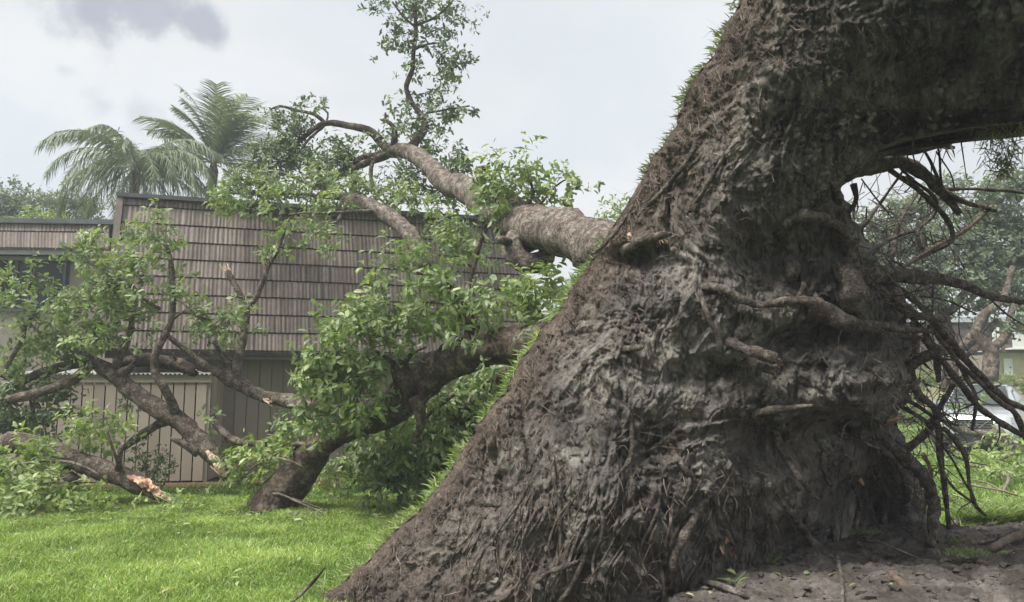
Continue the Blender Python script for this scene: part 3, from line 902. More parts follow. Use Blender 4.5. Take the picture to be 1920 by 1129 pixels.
def pd(u, v, off=0.0):
    a = min(max((u - 500) / 4.0, 0), len(_gu) - 1.001); b = min(max((v + 10) / 4.0, 0), len(_gv) - 1.001)
    i, j = int(a), int(b); f, g = a - i, b - j
    return float((_PD[j, i] * (1 - f) + _PD[j, i + 1] * f) * (1 - g) + (_PD[j + 1, i] * (1 - f) + _PD[j + 1, i + 1] * f) * g) + off


# grass still growing on the tipped turf: along the left rim and the far side
tg = MB()
nb = 4200
tv = rng.uniform(-160, 1150, nb)
tu = lb(tv) + rng.normal(size=nb) * 5 + 3
base = P(tu, tv, plate_depth(tu, tv) + .16)
dep = rng.random(nb) * .5
base = base + np.stack([.12 * dep, dep, .10 * dep], -1)
cl = fbm(tv / 28., 0 * tv, 0, 3)
keep = rng.random(nb) < np.clip(.38 + cl * 1.5 + .35 * (tv > 430), .04, 1)
base, tv_, cl = base[keep], tv[keep], cl[keep]
n = len(base)
out = np.array([-.80, .25, .55])
dirs = out * (.6 + .6 * rng.random((n, 1))) + rng.normal(size=(n, 3)) * .6
blades(tg, base, (.04 + .10 * rng.random(n)) * (1 + .4 * cl) * (.7 + .4 * np.clip((tv_ - 350) / 300, 0, 1)), .010 + .006 * rng.random(n), dirs=dirs, rnd=np.clip(rng.random(n) * .35 + .5 * np.clip((tv_ - 350) / 300, 0, 1), 0, 1))
# hanging tufts under the overhang
for (u, v, Y, n, w, dz) in ((1876, 236, 4.9, 420, .13, -.34), (1750, 18, 4.35, 260, .12, -.10), (1700, 8, 4.4, 120, .12, -.06), (1430, 60, 5.2, 0, .1, -.1)):
    if n == 0: continue
    c = P(u, v, Y); t = rng.random(n)
    b = c + np.stack([rng.normal(size=n) * w * .8 * (1 - t * .9), rng.normal(size=n) * w * .5, dz * t], -1)
    blades(tg, b, .05 + .07 * rng.random(n), .007 + 0 * t, dirs=np.array([0, -.2, -.7]) + rng.normal(size=(n, 3)) * .55, rnd=rng.random(n) * (.12 if u > 1800 else .5))
tg.build('turf_grass', M['turf'], plate, kind='stuff')

# ------------------------------------------------------------------ roots
ROOTS = [  # (path of (u, v, offset from the torn face, radius px), material)
    ([(1450, 432, .05), (1487, 407, -.08), (1525, 402, -.12), (1570, 421, -.12), (1592, 450, -.1), (1602, 490, -.05)], [9, 12, 13, 12, 12, 14]),
    ([(1307, 541, .02), (1356, 541, -.12), (1394, 560, -.16), (1431, 573, -.14), (1480, 568, -.12), (1525, 572, -.2), (1562, 594, -.3), (1604, 609, -.32), (1656, 609, -.3), (1700, 615, -.3), (1742, 619, -.3)], [8, 9, 9, 9, 10, 15, 21, 18, 11, 8, 7]),
    ([(1309, 541, .0), (1322, 582, -.08), (1345, 627, -.1), (1356, 665, -.14)], [6, 6.5, 6, 4]),
    ([(1340, 632, .12), (1380, 645, -.1), (1412, 657, -.25), (1454, 672, -.36)], [11, 13, 14, 12]),
    ([(1385, 672, .10), (1412, 680, -.1), (1455, 694, -.28)], [9, 11, 10]),
    ([(1150, 660, .1), (1175, 653, -.05), (1204, 648, -.22)], [8, 8, 6]),
    ([(1390, 795, .1), (1420, 778, -.08), (1450, 768, -.18), (1485, 764, -.24), (1521, 762, -.28)], [12, 11, 9, 7, 4]),
    ([(1499, 507, .05), (1504, 541, -.1), (1487, 570, -.12)], [5, 5, 4]),
    ([(1470, 500, .1), (1482, 492, -.05), (1489, 508, -.12), (1480, 530, .0)], [10, 16, 17, 8]),
    ([(1582, 495, .0), (1592, 530, -.12), (1600, 560, -.16), (1607, 590, -.14)], [20, 25, 24, 18]),
    ([(1150, 472, .10), (1180, 460, -.05), (1210, 451, -.12), (1240, 443, -.12), (1262, 439, -.1)], [9, 10, 10, 8, 4]),
    ([(1262, 473, -.02), (1230, 485, -.05), (1219, 505, -.05), (1214, 530, -.02)], [2.5, 2.5, 2.5, 2]),
    ([(1255, 832, .08), (1270, 855, -.03), (1288, 880, -.07), (1305, 902, -.03)], [6, 7, 7, 5]),
    ([(1332, 915, .02), (1318, 945, -.06), (1300, 975, -.08), (1270, 1025, -.1), (1258, 1060, -.1), (1259, 1100, -.05)], [7, 9, 9, 10, 9, 8]),
    ([(1340, 920, .0), (1352, 972, -.07), (1371, 1020, -.05)], [5, 6, 4]),
    ([(1172, 745, .0), (1182, 800, -.04), (1184, 852, -.04), (1161, 892, 0)], [5, 6, 6, 4]),
    ([(1401, 950, .02), (1400, 1002, -.08), (1388, 1055, -.08)], [5, 7, 6]),
    ([(1000, 1092, .0), (1030, 1070, -.1), (1060, 1058, -.12), (1092, 1047, -.02)], [5, 6, 6, 4]),
    ([(1040, 1135, -.02), (1075, 1095, -.06), (1095, 1050, -.05), (1103, 1000, 0)], [5, 6, 6, 4]),
    ([(1030, 800, .0), (1042, 880, -.03), (1049, 965, -.05), (1054, 1030, -.03)], [3, 4.5, 5, 4]),
    ([(1455, 800, .08), (1460, 825, -.15), (1473, 862, -.28), (1496, 900, -.34), (1522, 925, -.34), (1540, 938, -.3)], [6, 8, 8, 7, 5, 2.5]),
    ([(1455, 925, .02), (1470, 952, -.08), (1490, 975, -.14), (1517, 1004, -.2), (1540, 1027, -.22), (1570, 1048, -.2)], [4, 6, 8, 9, 9, 6]),
    ([(1635, 815, .08), (1662, 836, -.15), (1695, 854, -.3), (1722, 878, -.42), (1741, 917, -.5), (1750, 957, -.6), (1748, 990, -.7), (1744, 1022, -.85)], [18, 17, 15, 14, 13, 11, 10, 9]),
    ([(1628, 830, .0), (1655, 842, -.25), (1678, 860, -.35), (1692, 888, -.4), (1697, 926, -.42)], [7, 7, 6, 5, 2]),
    ([(1555, 807, .0), (1590, 817, -.12), (1625, 829, -.2), (1662, 846, -.25)], [4, 5, 4, 2.5]),
    ([(1578, 829, .0), (1585, 848, -.12), (1608, 858, -.18)], [5, 5, 3]),
    ([(1560, 340, .0), (1572, 380, .1), (1582, 420, .02), (1588, 470, -.05)], [8, 11, 12, 14]),
    ([(1120, 700, .05), (1140, 735, -.03), (1128, 770, 0)], [3, 4, 3]),
    ([(1240, 600, .02), (1225, 640, -.04), (1232, 680, 0)], [3, 4, 3]),
    ([(1545, 835, .05), (1540, 880, -.12), (1560, 910, -.1)], [4, 5, 3]),
    ([(1690, 880, .2), (1700, 920, .0), (1694, 975, .05)], [7, 8, 7]),
    ([(1640, 880, .0), (1660, 930, -.1), (1655, 985, .0)], [6, 8, 9]),
    ([(1600, 905, .0), (1612, 950, -.1), (1604, 1000, -.05)], [5, 6, 6]),
    ([(1310, 240, .02), (1290, 300, -.05), (1240, 360, -.04), (1200, 400, .02)], [4, 6, 6, 4]),
    ([(1380, 250, .02), (1345, 320, -.06), (1290, 400, -.03)], [4, 6, 4]),
    ([(1210, 350, .0), (1180, 400, -.02), (1150, 440, -.03), (1110, 480, .0)], [3.5, 4.5, 4.5, 4]),
]


def rootpath(path, rad):
    pts = []; rr = []
    for (u, v, off), r in zip(path, rad):
        Y = pd(u, v, off); pts.append(P(u, v, Y)); rr.append(r * Y / F0)
    return np.array(pts), np.array(rr)


for path, rad in ROOTS:
    m_ = MB(); p, r = rootpath(path, rad)
    tube(m_, p, r * .86, sides=12 if max(rad) > 6 else 7, seglen=.025, lump=.34, lf=12, jitter=.03)
    ro = m_.build('root', M['root_dark'], plate, smooth=True)
    if path[0][:2] in ((1340, 632), (1385, 672), (1150, 472)):
        e = MB(); shards(e, p[-1], p[-1] - p[-2], r[-1] * .85, 8, 1.0); e.build('broken_end', M['wood_red'], ro, label='torn reddish end of a snapped root')

# free roots standing out on the right: absolute distances
FREE = [
    [(1600, 306, 5.6, 16), (1650, 288, 5.7, 10), (1700, 285, 5.8, 8), (1760, 272, 5.8, 8), (1785, 262, 5.8, 8), (1798, 247, 5.7, 6)],
    [(1755, 273, 5.8, 5), (1775, 276, 5.8, 4.5), (1791, 277, 5.8, 3)],
    [(1585, 315, 5.6, 26), (1640, 310, 5.8, 18), (1690, 303, 5.9, 13), (1730, 326, 6.0, 11), (1762, 355, 6.1, 10), (1783, 380, 6.2, 9), (1797, 398, 6.25, 6)],
    [(1760, 350, 6.1, 6), (1790, 370, 6.1, 5), (1819, 381, 6.2, 5), (1866, 394, 6.3, 4)],
    [(1665, 315, 5.8, 5), (1690, 333, 5.9, 5), (1720, 355, 6.0, 5), (1748, 382, 6.1, 5), (1776, 415, 6.2, 5), (1783, 450, 6.25, 4.5), (1748, 474, 6.3, 3)],
    [(1700, 330, 6.0, 3), (1748, 365, 6.2, 3.5), (1752, 397, 6.3, 3.5), (1720, 433, 6.3, 3.5), (1728, 469, 6.3, 4)],
    [(1693, 320, 6.0, 2.5), (1665, 358, 6.1, 3), (1642, 390, 6.2, 4), (1603, 438, 6.0, 7)],
    [(1720, 362, 6.6, 3), (1684, 418, 6.5, 5), (1674, 468, 6.4, 5), (1660, 505, 6.2, 5)],
    [(1626, 490, 6.1, 5), (1649, 461, 6.2, 4), (1684, 443, 6.3, 4), (1714, 434, 6.3, 3.5)],
    [(1773, 353, 6.2, 4), (1810, 354, 6.3, 3), (1854, 355, 6.4, 3.5), (1930, 362, 6.6, 3)],
    [(1590, 520, 5.6, 20), (1630, 518, 5.65, 21), (1665, 515, 5.7, 15), (1727, 521, 5.8, 12), (1801, 532, 5.9, 9), (1854, 553, 6.0, 7), (1930, 568, 6.1, 5)],
    [(1660, 535, 5.8, 15), (1690, 572, 5.9, 12), (1720, 592, 6.0, 9), (1762, 597, 6.1, 6)],
    [(1801, 248, 5.4, 1.5), (1806, 290, 5.4, 1.3), (1812, 334, 5.4, .8)],
    [(1753, 255, 5.6, 2), (1762, 290, 5.7, 2), (1764, 345, 5.9, 2.5)],
    [(1725, 270, 5.8, 2.5), (1742, 300, 5.9, 3), (1764, 350, 6.0, 4)],
    [(1755, 284, 5.7, 1.5), (1783, 323, 5.7, 1.6), (1791, 353, 5.7, 1.2)],
    [(1615, 335, 5.9, 1.5), (1650, 380, 5.9, 1.6), (1672, 408, 6.0, 1)],
    [(1600, 345, 5.8, 6), (1607, 370, 5.8, 5), (1600, 388, 5.8, 4), (1592, 396, 5.8, 3)],
    [(1735, 585, 6.1, 6), (1747, 601, 6.2, 7), (1786, 647, 6.4, 7), (1825, 690, 6.5, 7), (1861, 726, 6.6, 7), (1892, 753, 6.7, 6), (1930, 772, 6.8, 5)],
    [(1742, 612, 6.2, 4), (1790, 672, 6.4, 4), (1840, 722, 6.5, 4), (1880, 757, 6.6, 5), (1905, 775, 6.6, 6), (1925, 830, 6.7, 5)],
    [(1730, 632, 6.2, 7), (1762, 671, 6.3, 6), (1795, 711, 6.4, 6), (1831, 756, 6.5, 6), (1873, 789, 6.6, 5.5), (1930, 824, 6.7, 5)],
    [(1750, 608, 6.3, 4), (1783, 659, 6.4, 4), (1813, 711, 6.5, 4), (1831, 750, 6.5, 4), (1825, 806, 6.5, 3)],
    [(1695, 692, 6.0, 11), (1720, 678, 5.9, 11), (1741, 668, 5.85, 11), (1769, 657, 5.8, 10)],
    [(1700, 690, 6.1, 10), (1712, 715, 6.1, 8), (1723, 741, 6.1, 7), (1750, 765, 6.2, 5), (1759, 801, 6.3, 5), (1763, 861, 6.4, 4), (1771, 900, 6.4, 4), (1778, 990, 6.6, 4)],
    [(1740, 800, 6.4, 5), (1760, 770, 6.4, 5), (1789, 722, 6.4, 5)],
    [(1672, 735, 6.2, 4), (1723, 765, 6.3, 4), (1759, 786, 6.4, 3.5), (1798, 798, 6.5, 2)],
    [(1685, 762, 6.3, 4), (1735, 789, 6.4, 4), (1771, 807, 6.5, 4), (1795, 831, 6.6, 4), (1810, 864, 6.7, 3.5), (1818, 905, 6.7, 3), (1826, 945, 6.7, 3)],
    [(1765, 775, 6.5, 6), (1735, 815, 6.5, 7), (1700, 842, 6.5, 8), (1660, 852, 6.4, 8)],
    [(1684, 630, 6.0, 5), (1708, 634, 6.0, 5.5), (1730, 633, 6.0, 5)],
    [(1647, 578, 6.1, 5), (1655, 615, 6.1, 5.5), (1663, 655, 6.1, 5)],
    [(1680, 600, 6.2, 5), (1688, 660, 6.2, 5)], [(1711, 603, 6.2, 5), (1718, 640, 6.2, 5.5), (1718, 675, 6.2, 5)],
    [(1762, 800, 6.7, 4), (1767, 887, 6.8, 4), (1776, 952, 6.8, 4), (1779, 992, 6.9, 4)],
    [(1770, 803, 6.6, 3.5), (1805, 841, 6.7, 3.5), (1820, 917, 6.8, 3.5), (1831, 952, 6.9, 4), (1848, 968, 6.9, 3)],
    [(1755, 815, 6.7, 2), (1808, 902, 6.8, 2.2), (1824, 932, 6.8, 1.5)], [(1764, 880, 6.7, 2), (1791, 917, 6.8, 2.2), (1825, 945, 6.8, 2)],
    [(1740, 905, 7.0, 3), (1748, 950, 7.0, 3), (1762, 985, 7.1, 3)], [(1730, 850, 7.0, 4), (1745, 880, 7.0, 4), (1742, 930, 7.0, 4)],
    [(1680, 503, 6.3, 3), (1727, 479, 6.3, 4), (1776, 450, 6.3, 4), (1819, 422, 6.3, 4), (1862, 383, 6.3, 3)],
    [(1700, 495, 6.4, 3), (1745, 470, 6.4, 3), (1770, 440, 6.5, 2)],
    [(1725, 555, 6.3, 2), (1780, 565, 6.4, 2), (1830, 590, 6.5, 1.5)], [(1850, 556, 6.2, 2), (1890, 590, 6.3, 1.8), (1930, 615, 6.4, 1.5)],
    [(1650, 560, 6.2, 4), (1700, 590, 6.3, 4), (1745, 640, 6.4, 5), (1758, 690, 6.4, 6), (1762, 715, 6.4, 5)],
    [(1690, 545, 6.3, 6), (1720, 570, 6.4, 6), (1750, 600, 6.4, 5), (1765, 640, 6.4, 4)],
]
for k, path in enumerate(FREE):
    m_ = MB(); p, r = px(path)
    tube(m_, p, r, sides=12 if r.max() > .03 else 7, seglen=.04, lump=.22, lf=10, jitter=.015)
    # small side rootlets
    if r.max() > .012:
        c, rr = crom(p, r, 6)
        for q in range(4):
            j = rng.integers(2, len(c) - 2); d = nrm(rng.normal(size=3) + np.array([.2, 0, -.7])); l = .08 + .22 * rng.random()
            tube(m_, [c[j], c[j] + d * l * .5 + rng.normal(size=3) * .03, c[j] + d * l + rng.normal(size=3) * .05], [rr[j] * .35, rr[j] * .22, .0015], sides=5, per=4, lump=.1)
    ro = m_.build('root', M['root_brown'] if k in (37, 38) else M['root_dark'], plate, smooth=True)
    if k == 22:
        e = MB(); shards(e, p[-1], p[-1] - p[-2], r[-1] * .8, 8, .8); e.build('broken_end', M['wood'], ro, label='pale torn end of a snapped root')

# a tangle of fine roots on the right and matted root hairs over the torn face
tg2 = MB()
for k in range(650):
    u = rng.uniform(1600, 1800); v = rng.uniform(350, 960); Y = 6.1 + .5 * rng.random() + (v > 800) * .4
    if u < rb(np.array([v]))[0] - 20: Y = pd(u, v, -.03)
    p0 = P(u, v, Y); d = nrm(np.array([.5, .1, -.5]) + rng.normal(size=3) * .8); l = .1 + .45 * rng.random()
    r = .0012 + .0045 * rng.random() ** 2
    tube(tg2, [p0, p0 + d * l * .4 + rng.normal(size=3) * .04, p0 + d * l * .75 + np.array([0, 0, -.08]) * rng.random() + rng.normal(size=3) * .04, p0 + d * l + np.array([0, 0, -.2]) * rng.random()], [r, r, r * .8, r * .3], sides=4, per=3, lump=0, cap=False, at=rng.random())
tg2.build('fine_roots', M['root_dark'], plate, kind='stuff')
hm = MB()
def hair(u, v, l, r, hang=.6, dirp=None):
    p0 = P(u, v, pd(u, v, .01)); a = rng.normal(size=3) * .8 + np.array([0, -.45, -hang]); a[1] = -abs(a[1]); d = nrm(a)
    q1 = p0 + d * l * .4 + rng.normal(size=3) * l * .12
    q2 = q1 + nrm(d + np.array([0, .25, -.5]) + rng.normal(size=3) * .35) * l * .35
    q3 = q2 + nrm(d + np.array([0, .25, -.9]) + rng.normal(size=3) * .5) * l * .35
    thin(hm, np.array([[p0, q1, q2, q3]]), np.array([r, r, r * .8, r * .3]), rng.random() ** 1.6)
for k in range(2600):
    v = rng.uniform(0, 1128); t = rng.random()
    u = float(lb(np.array([v]))[0]) + 8 + 260 * t ** 1.7
    hair(u, v, .03 + .10 * rng.random() ** 2, .0010 + .0012 * rng.random())
for k in range(900):
    v = rng.uniform(820, 1128); u = rng.uniform(float(lb(np.array([v]))[0]) + 20, 1500)
    hair(u, v, .04 + .16 * rng.random() ** 2, .0012 + .0018 * rng.random())
for k in range(220):
    v = rng.uniform(250, 900); u = rng.uniform(float(lb(np.array([v]))[0]) + 100, float(rb(np.array([v]))[0]) - 20)
    hair(u, v, .04 + .12 * rng.random() ** 2, .0010 + .0012 * rng.random())
hm.build('root_hairs', M['hair'], plate, kind='stuff')
# crumbs of soil clinging to the face
cb = MB(); n = 9000
v = rng.uniform(-20, 1125, n); u = lb(v) + 12 + (np.minimum(rb(v), 1990) - lb(v) - 30) * rng.random(n)
c = P(u, v, plate_depth(u, v)); cz_ = .004 + .028 * rng.random(n) ** 5
V = ico[None] * (1 + .42 * rng.normal(size=(n, 12, 1))) * cz_[:, None, None] + c[:, None]
cb.add(V.reshape(-1, 3), ((np.arange(n) * 12)[:, None, None] + icf[None]).reshape(-1, 3), np.repeat(np.clip((lb(v) + 260 - u) / 200, 0, 1), 12))
cb.build('soil_crumbs', M['plate'], plate, kind='stuff')
# thin dark and pale strands pressed to the face
sr = MB(); n = 3600
v = rng.uniform(10, 1115, n); L0 = lb(v); u = L0 + 12 + (np.minimum(rb(v), 1760) - L0 - 30) * rng.random(n) ** 2.6
an = rng.normal(size=n) * .55 + np.where(u < 1300, .3, 0); ln_ = 8 + 60 * rng.random(n) ** 2
pp = []
for s_ in (0, .33, .66, 1):
    a = an + .5 * rng.normal(size=n) * s_; uu = u - np.sin(a) * ln_ * s_; vv = v + np.cos(a) * ln_ * s_
    pp.append(P(uu, vv, plate_depth(uu, vv) - .006 - .02 * rng.random(n) * s_))
thin(sr, np.stack(pp, 1), (.0008 + .0018 * rng.random(n) ** 3)[:, None] * np.array([1, 1, .8, .4]), rng.random(n) ** 1.5)
sr.build('root_strands', M['hair'], plate, kind='stuff')
rl = MB()
for k in range(110):
    u = rng.uniform(900, 1450); v = rng.uniform(880, 1050); l = rng.uniform(50, 140); ang = .25 * rng.normal() + .25
    pts = [P(u - math.sin(ang + .2 * math.sin(3 * q + k)) * l * q, v + l * q, pd(u - math.sin(ang) * l * q, v + l * q, -.01 - .05 * math.sin(3.14 * q))) for q in (0, .25, .5, .75, 1)]
    r = (1.0 + 3.0 * rng.random() ** 2) * 5.5 / F0
    tube(rl, pts, [r * .6, r, r, r * .8, r * .4], sides=6, per=4, lump=.25, lf=14)
for k in range(330):
    v = rng.uniform(60, 1110); L0 = float(lb(np.array([v]))[0])
    u = L0 + 20 + (min(float(rb(np.array([v]))[0]), 1750) - L0 - 40) * rng.random() ** 1.2
    ang = rng.normal() * .38 + (.35 if u < 1300 else 0); l = 20 + 90 * rng.random() ** 1.5
    pts = []
    for s_ in np.linspace(0, 1, 5):
        a = ang + .16 * math.sin(s_ * 4 + k); uu = u - math.sin(a) * l * s_; vv = v + math.cos(a) * l * s_
        pts.append(P(uu, vv, pd(uu, vv, -.004 - .03 * math.sin(s_ * 3.1) * rng.random())))
    r = (.8 + 2.2 * rng.random() ** 3) * 5.5 / F0
    tube(rl, pts, [r, r, r * .9, r * .7, r * .3], sides=5, per=4, lump=.2, lf=20)
rl.build('small_roots', M['root_dark'], plate, smooth=True, kind='stuff')
for (u, v, s_) in ((1672, 787, .055), (1236, 447, .03), (1180, 440, .02), (1352, 1025, .03), (1372, 1040, .025), (1362, 1010, .02), (1612, 900, .03), (1300, 1055, .018), (1640, 892, .02), (1230, 948, .012)):
    rw = MB(); c = P(u, v, 6.25 if u > 1665 else pd(u, v, -.05 if v < 800 else -.02)); shards(rw, c, np.array([.6, -.4, .3]) if u > 1660 else np.array([.2, -.5, -1]), s_, 7, 2.0)
    rw.build('torn_wood', M['wood_red'], plate, label='raw red wood where a root was torn')

# ------------------------------------------------------------------ trunk and limbs
tk = MB()
limb(tk, [(1330, 560, 6.3, 110), (1240, 510, 6.9, 88), (1130, 468, 7.5, 54), (1060, 437, 8.3, 45), (985, 420, 9.4, 42), (925, 388, 10.8, 34), (880, 358, 12, 26), (838, 343, 12.7, 22), (805, 312, 13.4, 18), (770, 285, 14.2, 16), (725, 283, 14.6, 13)], sides=24, seglen=.05, lump=.16, lf=5)
trunk = tk.build('trunk', M['bark_pale'], ut, smooth=True)


def tree_limb(name, paths, mat_, blobs=(), leafm='leaf', parent=ut, **fk):
    b = MB()
    for p in paths:
        limb(b, p, jitter=.02 if max(q[3] for q in p) < 12 else 0.0, lump=.16)
    o = b.build(name, mat_, parent, smooth=True)
    if blobs:
        lm, tm = MB(), MB(); foliage(lm, tm, blobs, **fk)
        lm.build('foliage', [M[leafm], M['twig']], o)
    return o


# loop shaped limb under the trunk
tree_limb('limb', [[(1000, 440, 9.2, 30), (965, 462, 9.0, 24), (968, 482, 8.9, 21), (990, 494, 8.9, 20), (1018, 488, 8.9, 20), (1028, 470, 8.9, 16)], [(968, 458, 9.0, 10), (945, 452, 8.8, 9), (937, 451, 8.7, 7)]], M['bark_pale'])
# heavy limb bent down to the lawn
tree_limb('limb', [[(1040, 640, 7.6, 40), (985, 648, 8.0, 38), (920, 653, 8.4, 36), (865, 668, 8.7, 35), (812, 698, 9.0, 34), (765, 742, 9.2, 36), (722, 775, 9.4, 28), (668, 797, 9.6, 24), (615, 825, 9.8, 26), (578, 860, 9.95, 29), (550, 900, 10.05, 36), (522, 936, 10.1, 42), (514, 968, 10.1, 48)],
                   [(770, 725, 9.0, 25), (752, 700, 8.9, 19), (748, 680, 8.85, 14)], [(745, 690, 8.85, 6), (725, 672, 8.7, 4), (700, 655, 8.6, 3)], [(752, 690, 8.85, 5), (770, 665, 8.7, 3.5), (800, 650, 8.6, 2)],
                   [(780, 745, 8.9, 16), (790, 790, 8.9, 9), (776, 830, 9, 5)],
                   [(880, 650, 8.5, 18), (885, 615, 8.4, 14), (870, 595, 8.3, 8)], [(885, 600, 8.4, 6), (860, 555, 8.4, 5), (820, 520, 8.4, 4), (780, 510, 8.4, 3)], [(880, 605, 8.4, 5), (840, 570, 8.4, 4), (795, 565, 8.5, 3)]],
          M['bark_dark'],
          [(620, 640, 8.8, 48, 36), (690, 635, 8.7, 55, 36), (640, 690, 8.8, 65, 40), (600, 735, 8.9, 48, 36), (690, 715, 8.9, 48, 40), (590, 785, 9.0, 40, 32), (650, 760, 9, 40, 30),
           (765, 502, 8.5, 48, 28, .9), (830, 525, 8.5, 42, 30, .8), (730, 555, 8.6, 40, 28, .8), (830, 570, 8.4, 65, 36), (940, 560, 8.2, 55, 34), (985, 550, 8.1, 40, 30), (770, 605, 8.7, 55, 28), (885, 640, 8.0, 26, 24), (690, 600, 8.8, 40, 22), (1035, 545, 8.2, 38, 42), (1010, 600, 8.0, 22, 42, .7)],
          dens=1.0, leaf=.12, hang=.45)
# drooping dark foliage behind the heavy limb
tree_limb('limb', [[(960, 690, 9.4, 12), (900, 740, 9.9, 9), (850, 790, 10.2, 6), (800, 830, 10.3, 4)], [(850, 740, 9.6, 5), (780, 800, 9.9, 4), (740, 850, 10.2, 3)]], M['bark_dark'],
          [(745, 830, 9.9, 60, 50), (830, 790, 10.3, 70, 60), (800, 860, 10.4, 75, 50), (880, 760, 10.2, 60, 55), (720, 880, 10.1, 50, 36), (860, 860, 10.3, 55, 45), (930, 720, 9.8, 45, 45), (780, 905, 10.5, 50, 24, .8), (660, 850, 10.6, 30, 30, .6), (820, 740, 9.7, 45, 30, .6)],
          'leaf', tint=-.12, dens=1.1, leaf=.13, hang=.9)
# low spray at the limb's foot
tree_limb('limb', [[(600, 850, 9.9, 5), (560, 830, 9.8, 4), (520, 850, 9.9, 3), (470, 880, 10, 2)], [(575, 880, 9.8, 3), (545, 865, 9.7, 3), (520, 858, 9.7, 2)]], M['twig'],
          [(470, 868, 10.0, 42, 26), (505, 850, 10.0, 38, 24), (450, 898, 10.1, 34, 20), (545, 830, 9.9, 34, 26), (500, 895, 10.1, 35, 22, .7)], dens=.85, leaf=.12, leafm='leaf_bright')
# lower limb lying on the roof
tree_limb('limb', [[(800, 500, 12.3, 16), (782, 462, 12.5, 16), (760, 430, 12.8, 16), (722, 402, 13.1, 16), (690, 386, 13.3, 15), (662, 376, 13.4, 13), (640, 378, 13.5, 7)],
                   [(665, 374, 13.4, 6), (630, 360, 13.5, 5), (580, 345, 13.6, 4), (520, 322, 13.7, 3), (475, 325, 13.7, 2)], [(640, 372, 13.5, 5), (600, 368, 13.5, 4), (540, 362, 13.5, 3), (415, 362, 13.6, 2)],
                   [(650, 376, 13.4, 4), (640, 400, 13.1, 4), (630, 418, 12.9, 3.5), (615, 424, 12.8, 3)], [(700, 395, 13.1, 3), (620, 398, 12.8, 2.5), (545, 402, 12.8, 2)]],
          M['bark_pale'],
          [(440, 345, 13.4, 45, 26), (430, 385, 13.0, 30, 24, 1.2), (490, 345, 13.6, 45, 20), (540, 355, 13.4, 50, 22), (600, 350, 13.5, 55, 22), (580, 400, 12.9, 28, 18), (650, 345, 13.5, 45, 22), (700, 360, 13.6, 50, 20), (595, 445, 12.6, 26, 18, .7), (560, 430, 12.6, 20, 15, .6), (620, 450, 12.6, 18, 16, .7), (455, 400, 12.8, 18, 22), (525, 380, 13.0, 30, 16, .8), (760, 375, 13.4, 50, 18), (830, 392, 13, 40, 18), (640, 390, 13, 26, 18)],
          dens=.75, leaf=.11)
# crown over the ridge
tree_limb('limb', [[(730, 285, 14.5, 10), (710, 260, 14.6, 9), (690, 245, 14.6, 8), (650, 236, 14.7, 7), (612, 231, 14.8, 6), (590, 240, 14.8, 5), (560, 265, 14.9, 4), (520, 285, 15, 3)], [(610, 231, 14.8, 4), (590, 215, 14.8, 3.5), (560, 207, 14.9, 3), (525, 198, 14.9, 2.5), (505, 205, 15, 2)],
                   [(610, 233, 14.8, 3), (580, 260, 14.8, 3), (562, 285, 14.8, 2.5)], [(612, 228, 14.8, 2), (615, 212, 14.8, 2), (598, 200, 14.8, 1.5)],
                   [(725, 290, 14.5, 9), (690, 305, 14.4, 7), (650, 322, 14.3, 6), (620, 340, 14.2, 4), (590, 352, 14.1, 3)], [(715, 287, 14.5, 6), (670, 300, 14.5, 5), (630, 330, 14.4, 4)],
                   [(700, 300, 14.4, 4), (695, 325, 14.3, 4), (697, 352, 14.2, 3)], [(675, 303, 14.4, 3), (640, 296, 14.4, 3), (615, 300, 14.4, 3), (595, 320, 14.4, 2)], [(660, 300, 14.4, 2), (650, 280, 14.4, 2), (635, 265, 14.4, 1.5), (605, 262, 14.4, 1.5)]],
          M['bark_dark'],
          [(495, 300, 15, 36, 26, .8), (560, 300, 14.9, 45, 30, .7), (640, 310, 14.5, 45, 24, .6), (530, 260, 15, 30, 24, .6), (575, 195, 14.8, 28, 22, .45), (515, 235, 14.9, 22, 26, .7), (565, 235, 14.9, 38, 30, .55), (540, 275, 14.9, 45, 28, .7), (590, 295, 14.7, 45, 24, .6), (640, 270, 14.6, 40, 20, .3), (535, 305, 14.8, 40, 20, .8), (610, 325, 14.5, 50, 20, .6), (655, 300, 14.5, 36, 24, .35), (700, 250, 14.6, 22, 18, .3)],
          'leaf_dark_backlit', dens=.85, leaf=.11)
